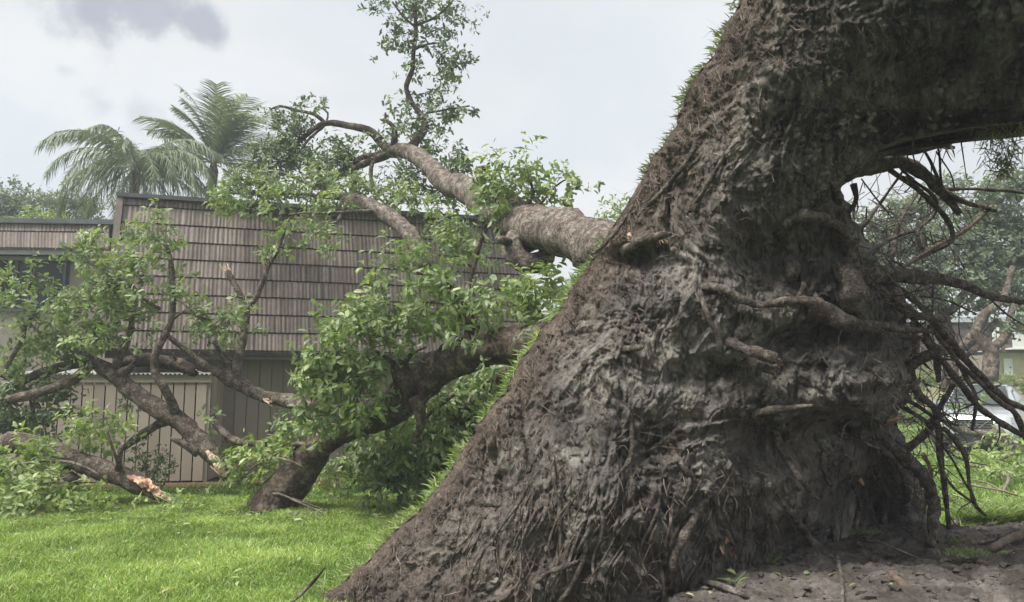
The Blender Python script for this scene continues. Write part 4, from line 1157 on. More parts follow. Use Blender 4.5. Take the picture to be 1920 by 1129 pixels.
tree_limb('limb', [[(768, 280, 14.3, 10), (782, 262, 14.3, 9), (798, 238, 14.3, 8), (790, 215, 14.3, 6), (770, 190, 14.3, 5), (762, 165, 14.3, 5), (770, 140, 14.3, 5), (776, 100, 14.3, 4), (780, 55, 14.3, 4), (777, 15, 14.3, 3), (765, -20, 14.3, 3)],
                   [(780, 48, 14.3, 3), (810, 35, 14.3, 3), (830, 22, 14.3, 2), (850, 0, 14.3, 2)], [(778, 50, 14.3, 2.5), (755, 30, 14.3, 2), (735, 5, 14.3, 2)], [(780, 92, 14.3, 2.5), (798, 83, 14.3, 2), (825, 81, 14.3, 2)], [(798, 84, 14.3, 2), (812, 108, 14.3, 1.5)],
                   [(800, 212, 14.3, 2.5), (840, 204, 14.3, 2), (880, 198, 14.3, 1.5)], [(740, 272, 14.4, 7), (738, 240, 14.4, 5), (725, 228, 14.4, 4), (717, 226, 14.4, 4)], [(722, 225, 14.4, 3), (722, 212, 14.4, 2)], [(745, 285, 14.4, 6), (750, 300, 14.3, 4), (757, 312, 14.2, 3)]],
          M['bark_dark'],
          [(715, 22, 14.3, 34, 22, .6), (735, 60, 14.3, 32, 24, .6), (775, 25, 14.3, 32, 26, .45), (840, 12, 14.3, 38, 18, .6), (870, 30, 14.3, 22, 18, .5), (820, 50, 14.3, 40, 18, .5), (760, 90, 14.3, 26, 20, .55), (770, 125, 14.3, 22, 18, .8), (812, 68, 14.3, 36, 14, .5),
           (850, 105, 14.3, 36, 18, .5), (845, 135, 14.3, 34, 22, .7), (825, 115, 14.3, 26, 18, .5), (818, 160, 14.3, 16, 14, .6), (875, 115, 14.3, 18, 14, .4), (720, 80, 14.3, 18, 12, .4), (780, 0, 14.3, 60, 16, .5),
           (745, 200, 14.4, 24, 18, .55), (800, 195, 14.4, 45, 22, .45), (860, 200, 14.3, 36, 18, .4), (870, 215, 14.3, 20, 20, .5), (770, 235, 14.4, 36, 24, .75), (830, 225, 14.4, 36, 20, .5), (735, 260, 14.4, 24, 18, .55), (820, 260, 14.4, 36, 24, .5), (855, 290, 14.4, 36, 28, .55), (800, 300, 14.8, 40, 20, .5), (870, 315, 14.2, 24, 22, .7), (700, 290, 14.6, 20, 16, .5), (775, 335, 14.2, 48, 26, .7), (820, 350, 14, 45, 24, .8), (730, 330, 14.2, 26, 20, .5)],
          'leaf_dark_backlit', dens=.8, leaf=.115)
# sprays over the trunk
tree_limb('limb', [[(905, 345, 11, 8), (895, 322, 11, 8), (905, 316, 11, 6), (918, 314, 11, 4)], [(905, 345, 11, 4), (950, 392, 10, 4), (1000, 402, 9.2, 4)], [(985, 400, 9.2, 3), (1000, 360, 9.2, 3), (990, 320, 9.2, 2)], [(998, 401, 9.2, 3), (1040, 350, 9.1, 2), (1070, 335, 9.1, 1.5)]], M['bark_dark'],
          [(940, 335, 9.6, 40, 30), (925, 375, 9.5, 32, 30, 1.1), (960, 370, 9.3, 36, 28), (990, 325, 9.3, 36, 22, .7), (1000, 360, 9.2, 40, 24), (1045, 350, 9.1, 32, 22, .65), (1075, 350, 9.1, 26, 20, .6), (1060, 378, 9.0, 26, 14, .6), (985, 302, 9.4, 16, 14, .5), (915, 400, 9.4, 20, 16)], dens=.85, leaf=.115)
# spray hanging in front of the roof, on a thin stem
tree_limb('limb', [[(915, 420, 11.2, 4), (900, 455, 11.2, 5), (888, 500, 11.2, 5), (880, 535, 11.2, 5), (872, 560, 11, 5)], [(888, 500, 11.2, 3), (868, 495, 11.2, 2)]], M['bark_dark'],
          [(840, 430, 11.6, 30, 22), (855, 455, 11.5, 32, 24, 1.1), (885, 475, 11.4, 26, 22, .9), (820, 410, 11.8, 20, 16), (905, 480, 11.3, 18, 14, .6)], dens=.9, leaf=.11)

# ------------------------------------------------------------------ broken branches, each lying on its own
def broken(label, name, paths, mat_, blobs, cat='branch', base=None, leafm='leaf', group=None, ends=(), endm='wood', taper=(), **fk):
    p0 = px(paths[0])[0]
    b0 = base if base is not None else (float(p0[-1][0]), float(p0[-1][1]), 0)
    t = thing(name, b0, label, cat, group)
    m_ = MB()
    for p in paths: limb(m_, p, jitter=.02 if max(q[3] for q in p) < 9 else .0, lump=.16)
    w = m_.build('wood', mat_, t, smooth=True)
    if blobs:
        lm, tm = MB(), MB(); foliage(lm, tm, blobs, **fk)
        lm.build('foliage', [M[leafm], M['twig']], t)
    for tp in taper:
        e = MB(); limb(e, tp, lump=.55, lf=22, sides=14, flat=.7, seglen=.03); e.build('torn_face', M[endm], w)
    for (a, b, n_, ln_, sc) in ends:   # a: end point (u,v,Y,r), b: point before it
        e = MB(); pe, re = px([a]); pb, _ = px([b]); shards(e, pe[0], pe[0] - pb[0], re[0] * sc, n_, ln_); e.build('broken_end', M[endm], w)
    return t


broken('long broken branch leaning across the slatted enclosure, splintered pale at its foot', 'broken_branch',
       [[(150, 655, 11.6, 6), (170, 675, 11.6, 10), (213, 702, 11.5, 15), (253, 737, 11.4, 16), (300, 768, 11.3, 17), (333, 787, 11.25, 18), (367, 820, 11.2, 18), (398, 853, 11.15, 17), (415, 878, 11.1, 10), (426, 896, 11.1, 4)],
        [(175, 678, 11.5, 10), (143, 708, 11.4, 9), (100, 727, 11.3, 9), (60, 740, 11.2, 9), (15, 750, 11.2, 8)], [(172, 676, 11.6, 9), (120, 687, 11.7, 9), (67, 703, 11.8, 8), (30, 722, 11.9, 7)],
        [(330, 778, 11.2, 9), (322, 755, 11.1, 8), (308, 728, 11.0, 8), (292, 700, 11, 8), (290, 668, 11, 7), (300, 645, 11, 7), (316, 615, 11, 6), (324, 580, 11, 5.5), (323, 520, 11, 5), (318, 480, 11, 4), (309, 455, 11, 3)],
        [(372, 848, 11.1, 10), (350, 836, 11, 7), (322, 822, 10.9, 5)], [(318, 785, 11.3, 10), (290, 800, 11.5, 8), (265, 815, 11.7, 8), (230, 842, 11.8, 6)],
        [(226, 700, 11.4, 10), (245, 690, 11.3, 6), (258, 668, 11.2, 3)], [(215, 690, 11.4, 7), (240, 635, 11.5, 6), (250, 590, 11.5, 4), (262, 540, 11.5, 3)],
        [(316, 610, 11, 3), (345, 585, 11, 2.5), (372, 595, 11, 2), (395, 600, 11, 2)], [(325, 555, 11, 2.5), (350, 575, 10.9, 2), (375, 598, 10.9, 1.8)], [(300, 580, 11.2, 3), (270, 560, 11.2, 3), (240, 530, 11.2, 3), (180, 500, 11.3, 2), (120, 460, 11.3, 2)],
        [(10, 690, 11.2, 5), (28, 660, 11.2, 5), (43, 633, 11.2, 4.5), (47, 610, 11.2, 4), (68, 585, 11.2, 3)], [(55, 605, 11.2, 2.5), (80, 628, 11.2, 2), (110, 620, 11.2, 2)], [(52, 550, 11.2, 2.5), (58, 520, 11.2, 2), (60, 500, 11.2, 1.5)]],
       M['bark'],
       [(300, 430, 11.0, 40, 24), (262, 445, 11.1, 36, 22), (318, 455, 11.0, 26, 18, .9), (205, 460, 11.3, 45, 24, .8), (125, 465, 11.3, 28, 18, .8), (165, 485, 11.3, 36, 20, .8), (245, 500, 11.2, 50, 26), (300, 500, 11.1, 34, 26), (290, 545, 11.1, 34, 26, .9), (185, 530, 11.3, 60, 28), (235, 560, 11.2, 60, 28),
        (150, 575, 11.3, 55, 30), (210, 610, 11.4, 62, 30), (130, 625, 11.3, 60, 30), (55, 545, 11.2, 38, 24, .7), (75, 515, 11.2, 26, 18, .8), (20, 580, 11.2, 40, 28, .7), (90, 585, 11.4, 45, 24, .8), (40, 645, 11.4, 50, 32, .8), (165, 655, 11.3, 55, 22), (25, 690, 11.6, 40, 26), (100, 670, 11.6, 50, 26), (340, 540, 10.9, 18, 16, .4), (370, 565, 10.9, 22, 16, .5), (270, 640, 11.0, 20, 16, .5), (265, 600, 11.1, 26, 20, .7), (-20, 540, 11.2, 40, 40)],
       taper=[[(388, 846, 11.0, 4), (400, 860, 10.95, 8), (412, 876, 10.95, 8), (424, 893, 11, 3)]], ends=[((412, 874, 11.1, 15), (390, 845, 11.15, 10), 16, 1.9, .9), ((324, 823, 10.9, 5), (350, 836, 11, 7), 4, 1.0, .8)], dens=.58, leaf=.112)
broken('dark leafy mass of the vine covered branch hanging over the left end of the enclosure', 'broken_branch',
       [[(0, 700, 12, 6), (60, 745, 11.9, 5), (90, 800, 11.9, 3)], [(0, 700, 12, 4), (50, 735, 11.9, 3), (64, 780, 11.9, 3), (60, 830, 11.9, 2)]], M['bark_dark'],
       [(20, 740, 11.9, 40, 36), (85, 735, 11.8, 40, 26, .8), (55, 790, 11.9, 45, 34, .9), (110, 775, 11.7, 26, 26, .6), (10, 800, 11.9, 34, 36), (70, 830, 11.6, 40, 20, .8), (130, 745, 11.6, 20, 14, .5)], leafm='leaf_dark_backlit', dens=.9, leaf=.10, hang=.7, base=(-7.4, 11.9, 0))
broken('thick fallen log at far left with a torn pink end pointing at the lawn', 'broken_log',
       [[(-60, 850, 10.6, 20), (-10, 838, 10.6, 20), (40, 831, 10.6, 20), (93, 841, 10.6, 18), (160, 872, 10.5, 18), (217, 890, 10.45, 18), (262, 910, 10.4, 17), (290, 926, 10.35, 11), (316, 939, 10.3, 4)],
        [(0, 884, 10.0, 2), (67, 864, 9.9, 2.6), (133, 867, 9.8, 2.8), (175, 885, 9.8, 2.6), (202, 906, 9.9, 2)], [(222, 880, 10.3, 7), (226, 860, 10.2, 5), (228, 835, 10.2, 4)], [(221, 868, 10.2, 3), (210, 830, 10.1, 2.5), (200, 800, 10.1, 2)],
        [(110, 850, 10.7, 12), (118, 880, 10.6, 10), (140, 905, 10.5, 12)]],
       M['bark'],
       [(55, 862, 10.0, 40, 26), (65, 835, 10.1, 30, 18, .8), (190, 815, 10.5, 40, 24), (215, 800, 10.5, 30, 22, .8), (150, 800, 10.6, 26, 20, .8), (50, 910, 9.9, 55, 26), (20, 945, 9.8, 45, 18), (100, 935, 9.8, 50, 20), (160, 950, 9.8, 50, 16, .8), (235, 950, 9.8, 30, 12, .7), (90, 955, 9.7, 60, 14, .8), (300, 952, 9.8, 36, 9, .8), (355, 948, 9.9, 24, 7, .7), (140, 962, 9.6, 60, 9), (30, 965, 9.6, 50, 9), (10, 880, 10, 40, 30)],
       ends=[((300, 928, 10.25, 12), (262, 907, 10.35, 18), 16, 1.8, .7), ((272, 904, 10.2, 8), (240, 888, 10.3, 18), 12, 2.6, .5)], endm='wood_red', taper=[[(240, 893, 10.32, 4), (258, 899, 10.27, 9), (275, 908, 10.25, 10), (292, 920, 10.25, 9), (308, 931, 10.25, 6), (322, 939, 10.2, 2)]], dens=.8, leaf=.11, leafm='leaf_bright', base=(-5.6, 10.5, 0))
broken('forked broken branch standing against the shingles beside the enclosure', 'broken_branch',
       [[(585, 768, 11.0, 15), (553, 754, 11.2, 14), (520, 748, 11.3, 12), (495, 743, 11.4, 11), (467, 730, 11.5, 12), (440, 712, 11.6, 16), (420, 702, 11.6, 13), (400, 694, 11.6, 7), (373, 677, 11.7, 7), (350, 658, 11.7, 6), (327, 640, 11.7, 5), (305, 620, 11.7, 4)],
        [(440, 706, 11.6, 10), (447, 672, 11.7, 8), (455, 640, 11.8, 8), (459, 605, 11.8, 8), (461, 582, 11.8, 8)], [(461, 582, 11.8, 7), (452, 556, 11.8, 6), (438, 530, 11.8, 5), (425, 508, 11.8, 5)], [(462, 583, 11.8, 6), (480, 560, 11.8, 5.5), (493, 530, 11.8, 5), (503, 498, 11.8, 4.5), (520, 473, 11.8, 3.5), (533, 430, 11.8, 2.5), (545, 405, 11.8, 2)],
        [(500, 500, 11.8, 3), (497, 485, 11.8, 2)], [(432, 695, 11.6, 6), (418, 668, 11.6, 5), (402, 640, 11.6, 4)], [(415, 690, 11.5, 2), (395, 668, 11.5, 2), (382, 655, 11.5, 1.5)]],
       M['bark'],
       [(385, 612, 11.2, 40, 20, .9), (430, 608, 11.3, 34, 20), (405, 640, 11.4, 20, 16, .6), (455, 600, 11.5, 16, 14), (522, 465, 11.7, 18, 22, .8), (540, 425, 11.7, 20, 16, .7), (505, 410, 11.8, 14, 10, .5), (265, 610, 11.7, 20, 16, .5), (352, 560, 11.2, 14, 14, .5)],
       ends=[((424, 506, 11.8, 8), (438, 530, 11.8, 5), 8, 2.0, 1.0), ((459, 560, 11.75, 4), (461, 590, 11.8, 5), 5, 2.0, 1.0), ((500, 750, 11.25, 8), (470, 738, 11.5, 8), 8, 3, .8)], dens=.85, leaf=.115)
broken('rough barked log resting on the corrugated top of the enclosure', 'broken_log',
       [[(225, 684, 12.0, 10), (255, 676, 12.1, 12), (290, 677, 12.2, 13), (325, 682, 12.2, 13), (350, 690, 12.1, 12), (366, 698, 12.0, 9)], [(328, 672, 12.1, 4), (326, 660, 12.1, 2)], [(255, 668, 12, 3), (240, 655, 12, 2)]], M['bark_dark'], [],
       ends=[((364, 698, 12.0, 8), (345, 688, 12.1, 12), 8, 2.2, 1.0)], base=(-5.6, 12.1, 0))
broken('curved dead branch lying low beside the enclosure corner', 'broken_branch',
       [[(396, 775, 11.3, 4), (402, 790, 11.3, 7), (420, 812, 11.2, 7), (445, 827, 11.1, 7), (475, 831, 11.0, 6), (510, 838, 10.9, 6)], [(531, 786, 10.8, 2), (530, 800, 10.8, 4), (515, 818, 10.8, 4.5), (490, 832, 10.9, 4)], [(410, 805, 11.2, 2), (422, 825, 11.2, 2), (432, 840, 11.2, 1.5)]], M['bark'],
       [(398, 795, 11.3, 14, 12, .4)], dens=.5, base=(-4.0, 11.1, 0))

# shrubs at the enclosure
def shrub(label, base, blobs, leafm, stems, **fk):
    t = thing('shrub', tuple(base), label, 'shrub')
    lm, tm = MB(), MB()
    foliage(lm, tm, blobs, **fk)
    for p in stems: limb(tm, p, sides=5)
    lm.build('foliage', [M[leafm], M['twig']], t); tm.build('stems', M['twig'], t)
    return t
shrub('thin dark straggly shrub growing against the slatted boards', G(280, 905), [(250, 840, 11.7, 26, 20, .35), (290, 870, 11.6, 34, 26, .45), (265, 885, 11.6, 26, 20, .5), (300, 850, 11.6, 18, 16, .3), (240, 770, 11.8, 18, 22, .3)], 'leaf_dark_backlit',
      [[(278, 905, 11.6, 2), (270, 870, 11.6, 2), (255, 835, 11.6, 1)], [(282, 905, 11.6, 2), (295, 875, 11.6, 1.5), (305, 850, 11.6, 1)]], dens=.7, leaf=.065)
shrub('low yellow green shrub on the lawn behind the heavy limb', G(640, 930), [(640, 885, 10.9, 40, 22, .7), (620, 915, 10.8, 36, 12, .7), (680, 915, 10.8, 40, 10, .6), (600, 880, 10.9, 22, 22, .5)], 'leaf_bright',
      [[(640, 925, 10.8, 2), (630, 895, 10.9, 1.5), (610, 870, 10.9, 1)]], dens=.7, leaf=.08)
shrub('dark ground hugging shrub between enclosure and house wall', G(548, 900), [(545, 800, 12.6, 24, 30, .8), (570, 840, 12.2, 30, 34, .8), (430, 850, 12.4, 24, 24, .5)], 'leaf_dark_backlit', [[(560, 900, 12.3, 2), (556, 850, 12.3, 1.5)]], dens=.8, leaf=.10)

# dark grass tufts and debris
def twig_thing(label, path, mat_, cat='twig', extra=(), name='twig', sides=6):
    m_ = MB(); limb(m_, path, jitter=.006, sides=sides)
    for e in extra: limb(m_, e, sides=5)
    p, _ = px(path); o = tuple(p.mean(0))
    return tag(m_.build(name, mat_, origin=o, smooth=True), label, cat)
twig_thing('dark thin twig standing out of the grass in the foreground', [(536, 1140, 5.6, 3), (570, 1108, 5.7, 3.2), (592, 1085, 5.75, 3), (609, 1064, 5.8, 1.5)], M['bark_dark'])
twig_thing('pale dry twig with split ends lying before the foot of the bent limb', [(493, 930, 9.9, 2), (520, 925, 9.8, 2.4), (560, 942, 9.7, 2), (618, 968, 9.6, 1.2)], M['bark_pale'], extra=[[(510, 925, 9.8, 1.8), (560, 938, 9.8, 1.5), (622, 962, 9.7, 1)], [(535, 962, 9.6, 1.5), (600, 961, 9.6, 1)]])
def soilpt(u, v):
    for _ in range(1):
        z = .15
        for k in range(8):
            g = G(u, v, z); z = float(soil_h(np.array([g[0]]), np.array([g[1]]))[0])
            z = max(z, 0)
    return g
def soil_stick(label, uv, rad, mat_, name='stick', lift=1.0, cat='stick'):
    pts = [soilpt(u, v) + np.array([0, 0, r * float(soilpt(u, v)[1]) / F0 * lift]) for (u, v), r in zip(uv, rad)]
    rr = [r * float(p[1]) / F0 for p, r in zip(pts, rad)]
    m_ = MB(); tube(m_, pts, rr, sides=9, seglen=.04, lump=.15, lf=15, jitter=.004)
    o = m_.build(name, mat_, origin=tuple(np.mean(pts, 0)), smooth=True)
    return tag(o, label, cat)
soil_stick('thick snapped root stub with pink tip at the bottom edge of the soil', [(1669, 1080), (1692, 1104), (1720, 1135)], [5, 8, 9], M['root_brown'])
soil_stick('long dark root sunk in the soil below the root plate', [(1569, 1046), (1574, 1065), (1579, 1090), (1580, 1135)], [4, 4, 4, 3], M['root'])
soil_stick('dark half buried root at the foot of the plate', [(1300, 1094), (1337, 1101), (1370, 1112), (1404, 1124)], [4, 6, 6, 3], M['root'])
soil_stick('reddish peeled log at the right edge of the soil', [(1860, 1038), (1890, 1025), (1935, 1008)], [6, 8, 8], M['root_brown'], lift=1.4)
soil_stick('pale bent stick near the turf edge on the right', [(1834, 1020), (1866, 1016), (1878, 1008), (1886, 1000)], [2.5, 3, 3, 2], M['bark_pale'])
soil_stick('thin pale twig curled like a hook on the soil', [(1480, 1100), (1484, 1080), (1512, 1079)], [1.3, 1.3, 1], M['bark_pale'])
soil_stick('thin forked whitish twig at the bottom edge of the soil', [(1345, 1127), (1390, 1113), (1420, 1116), (1445, 1129)], [1.3, 1.5, 1.2, 1], M['bark_pale'])
soil_stick('short brown bark chunk on the soil right of the hanging root', [(1805, 1062), (1830, 1060), (1850, 1063)], [5, 7, 3], M['bark_dark'])
soil_stick('dark stick lying in the grass behind the soil at right', [(1765, 936), (1790, 945), (1833, 957)], [4, 4, 4], M['bark_dark'])
soil_stick('slender twig across the soil under the root plate', [(1610, 1012), (1660, 1022), (1690, 1034), (1722, 1048)], [1.3, 1.5, 1.4, 1], M['twig'])
# litter: leaves on soil and lawn
lt = MB()
def litter(n, u0, u1, v0, v1, soil, size):
    g = np.array([soilpt(a, b) if soil else G(a, b) for a, b in zip(rng.uniform(u0, u1, n), rng.uniform(v0, v1, n))])
    g[:, 2] += .02 if soil else .05
    leaves(lt, g, np.stack([rng.normal(size=n), rng.normal(size=n), .25 * rng.normal(size=n)], -1), np.array([0, 0, 1.]) + rng.normal(size=(n, 3)) * .5, size * (.5 + rng.random(n)), size * .4 * np.ones(n), rng.random(n))
litter(36, 1200, 1920, 1000, 1128, True, .07)
litter(420, 0, 800, 940, 985, False, .10)
litter(110, 0, 800, 960, 1120, False, .08)
litter(200, 1560, 1920, 860, 960, False, .12)
n = 90; g = G(rng.uniform(0, 800, n), rng.uniform(940, 1060, n), .05); a = rng.random(n) * 6.28; l = .05 + .2 * rng.random(n)
dd = np.stack([np.cos(a) * l, np.sin(a) * l, .02 * rng.normal(size=n)], -1)
thin(lt, np.stack([g, g + dd * .5 + rng.normal(size=(n, 3)) * .008, g + dd], 1), np.array([.004, .003, .0015]), .98)
tag(lt.build('leaf_litter', M['leaf_bright']), 'scattered torn leaves on the lawn and soil', 'leaves', kind='stuff')
# scrap turf on the right rim of the soil
tt = MB()
n = 2600
tu = rng.uniform(1790, 1990, n); tvv = 985 + (1920 - tu) * .02 + rng.normal(size=n) * 12
g = G(tu, tvv, .1); blades(tt, g, .07 + .10 * rng.random(n), .009 + 0 * tu, 1.0, rng.random(n) * .8)
for (u, v, n) in ((1817, 1040, 260), (1620, 1000, 110), (1790, 1016, 90), (1180, 1125, 40)):
    g = soilpt(u, v); b = g + np.stack([rng.normal(size=n) * .09, rng.normal(size=n) * .06, 0 * np.zeros(n)], -1)
    blades(tt, b, .04 + .04 * rng.random(n), .006 + np.zeros(n), 1.2, rng.random(n) * .7)
n = 5200
tu = rng.uniform(1795, 2000, n); tv2 = 948 + (1900 - tu) * .05 + rng.random(n) * 48
g = G(tu, tv2, .12 + .16 * np.exp(-((tv2 - 965) / 20) ** 2)); blades(tt, g, .08 + .12 * rng.random(n), .011 + 0 * tu, 1.1, .35 + rng.random(n) * .6)
tag(tt.build('turf_scraps', M['turf']), 'torn tufts of turf around the rim of the bare soil', 'turf', kind='stuff')
# two fresh leaves sprigs on the soil
for (u, v, lab, cnt) in ((1180, 1118, 'bright green leafy sprig at the bottom foot of the root plate', 9), (1375, 1095, 'single dark leaf sprig lying on the soil', 5), (1445, 1060, 'small pale green sprig among the soil crumbs', 5), (1545, 1012, 'upright green sprig with long stalk beside the buried root', 8)):
    m_ = MB(); g = soilpt(u, v) + np.array([0, -.05, .03]); n = cnt
    a = rng.random(n) * 6.28
    leaves(m_, g + rng.normal(size=(n, 3)) * .02, np.stack([np.cos(a), np.sin(a), .6 + 0 * a], -1), np.array([0, -.4, 1.]) + rng.normal(size=(n, 3)) * .3, .07 + .03 * rng.random(n), .04 + 0 * a, rng.random(n) * .7)
    tube(m_, [g, g + np.array([.08, .02, .06])], [.003, .002], sides=4, per=3, lump=0)
    tag(m_.build('leaf_sprig', M['leaf'], origin=tuple(g)), lab, 'sprig')

# ------------------------------------------------------------------ palms
def palm(label, u, v, Y, nf, fl, queen, seed):
    r_ = np.random.default_rng(seed)
    c = P(u, v, Y)
    t = thing('palm_tree', (float(c[0]), float(c[1]), 0), label, 'palm', 'palms behind the house')
    tm = MB(); tube(tm, [(c[0] + .2, c[1], 0), (c[0] + .1, c[1], c[2] * .5), tuple(c - np.array([0, 0, .3]))], [.19, .15, .13], sides=12, seglen=.2, lump=.05)
    tm.build('trunk', M['bark_pale'], t, smooth=True)
    cs = MB(); tube(cs, [c - np.array([0, 0, .9]), c - np.array([0, 0, .2]), c + np.array([0, 0, .3])], [.14, .16, .05], sides=10, seglen=.1, lump=.1)
    cs.build('crownshaft', M['bark'], t, smooth=True)
    for i in range(nf):
        az = i * 2.4 + r_.random() * .3
        if queen[0] > 1.4: az = (i % 2) * math.pi + r_.normal() * .5
        el = queen[(i // 2) % len(queen)] + r_.normal() * .08
        l = fl * (.85 + .3 * r_.random())
        h = np.array([math.cos(az), math.sin(az) * .8, 0]); upv = np.array([0, 0, 1.])
        n = 22; p = c + np.array([0, 0, .1]); a = el; pts = [p]
        dr = ((1.5 + r_.random() * .5) if el < 1.1 else .55) if queen[0] < 1.4 else .75 + .3 * r_.random()
        for j in range(n):
            p = p + (h * math.cos(a) + upv * math.sin(a)) * l / n; a -= dr / n * (0.6 + j / n); pts.append(p)
        pts = np.array(pts); f = MB()
        tube(f, pts[::3], np.linspace(.022, .004, len(pts[::3])), sides=5, per=3, lump=0)
        T = nrm(np.gradient(pts, axis=0)); side = nrm(np.cross(T, upv + .01)); 
        k = 66 if label.startswith('coconut') else 76
        s = np.linspace(.12, 1, k); base = np.stack([np.interp(s, np.linspace(0, 1, n + 1), pts[:, q]) for q in range(3)], -1)
        Ti = np.stack([np.interp(s, np.linspace(0, 1, n + 1), T[:, q]) for q in range(3)], -1); Si = np.stack([np.interp(s, np.linspace(0, 1, n + 1), side[:, q]) for q in range(3)], -1)
        ll = (.8 if label.startswith('coconut') else .72) * np.sin(np.clip(s * 2.9, 0, 3.1)) ** .5 * (.8 + .4 * r_.random(k))
        for sg in (-1, 1):
            droop = .35 if label.startswith('coconut') and el > .4 else 1.1
            d = nrm(Si * sg * (.9 if droop < 1 else .5) + Ti * .75 + np.array([0, 0, -droop * .45]) + r_.normal(size=(k, 3)) * (.07 if droop < 1 else .18))
            d2 = nrm(d + np.array([0, 0, -droop]) * .8)
            w = .0145; nn = nrm(np.cross(d, Ti))
            wv = nrm(Ti + nn * .2) * w
            m1 = base + d * ll[:, None] * .5; tp = m1 + d2 * ll[:, None] * .5
            V = np.stack([base - wv, base + wv, m1 - wv, m1 + wv, tp], 1); b = (np.arange(k) * 5)[:, None]
            rr = np.clip(r_.random() * .5 + .4 * r_.random(k), 0, 1)
            f.add(V.reshape(-1, 3), b + np.array([[0, 1, 3, 2]]), np.repeat(rr, 5)); st = f.n - k * 5
            f.f.append(b + np.array([[2, 3, 4]]) + st); f.m.append(np.zeros(k)); f.v.append(np.zeros((0, 3))); f.a.append(np.zeros(0))
        f.build('frond', M['palm'], t)
palm('coconut palm with stiff upright fronds above the roof ridge', 400, 312, 24, 28, 2.6, [1.5, 1.0, .65, .3, 1.28, .85, .05, -.3], 3)
palm('queen palm with drooping feathery fronds at the roof corner', 254, 320, 22, 32, 2.95, [.72, .5, .25, .6, .05, .4, .88, -.35], 8)

# ------------------------------------------------------------------ background trees
def bgtree(label, base, paths, blobs, leafm='leaf_far', leaf=.16, dens=.5, group='trees in the distance', barkm='bark_dark', depth=.8):
    t = thing('tree', tuple(base), label, 'tree', group)
    b = MB()
    for p in paths: limb(b, p, lump=.12)
    b.build('trunk', M[barkm], t, smooth=True)
    lm, tm = MB(), MB(); foliage(lm, tm, blobs, dens=dens, leaf=leaf, per=7, twr=.012, depth=depth)
    lm.build('crown', [M[leafm], M['twig']], t)
    return t
bgtree('dark leafy tree at far left above the low wing roof', (float(P(20, 400, 30)[0]), 30, 0), [[(30, 760, 30, 10), (30, 500, 30, 8), (20, 400, 30, 5)]],
       [(15, 375, 30, 42, 30), (60, 385, 30, 36, 26), (-30, 390, 30, 40, 34), (40, 355, 30, 24, 16, .7), (20, 430, 30, 60, 30), (30, 380, 30.5, 60, 34), (0, 410, 30.5, 70, 34)])
bgtree('grey green tree between the far left tree and the queen palm', (float(P(130, 400, 32)[0]), 32, 0), [[(135, 760, 32, 10), (130, 500, 32, 8), (125, 400, 32, 5)]],
       [(100, 375, 32, 30, 22, .8), (140, 385, 32, 36, 22), (165, 400, 32, 30, 20), (120, 355, 32, 20, 12, .5), (120, 430, 32, 60, 26), (180, 375, 33, 20, 22, .4), (120, 390, 32.5, 60, 28)])
bgtree('yellow green bushy tree top peeping over the wing roof', (float(P(85, 400, 24)[0]), 24, 0), [[(85, 770, 24, 8), (85, 430, 24, 5)]], [(80, 402, 24, 36, 12), (105, 405, 24, 22, 9), (10, 408, 24, 14, 6), (50, 418, 24, 40, 12)], 'leaf_bright', .14, .6)
bgtree('pale green tree seen between the fallen trunk and the root plate', (float(P(1145, 410, 22)[0]), 22, 0), [[(1150, 800, 22, 8), (1150, 500, 22, 6), (1145, 420, 22, 3)]], [(1140, 412, 22, 26, 22), (1160, 440, 22, 30, 30), (1120, 460, 22, 30, 30), (1175, 395, 22, 20, 18, .6), (1150, 500, 22, 50, 40)], 'leaf_bright', .15, .5)
RT = 24
bgtree('broad grey green oak behind the hanging roots at right', (float(P(1790, 730, RT)[0]), RT, 0),
       [[(1778, 735, RT, 12), (1782, 660, RT, 11), (1770, 600, RT, 11), (1752, 540, RT, 10), (1735, 480, RT, 6), (1700, 440, RT, 4)], [(1772, 600, RT, 8), (1800, 560, RT, 7), (1830, 520, RT, 5), (1850, 470, RT, 3)], [(1752, 545, RT, 6), (1700, 520, RT, 5), (1660, 490, RT, 3)]],
       [(1650, 440, RT, 45, 30, .8), (1700, 400, RT, 42, 30, .8), (1690, 460, RT, 50, 32), (1740, 440, RT, 45, 32, .9), (1750, 375, RT, 40, 26, .8), (1640, 490, RT, 40, 30, .9), (1700, 520, RT, 55, 34), (1760, 500, RT, 50, 34), (1790, 350, RT, 30, 20, .7), (1620, 410, RT, 26, 20, .6), (1740, 560, RT, 50, 26, .8)], dens=1.35, leaf=.17)
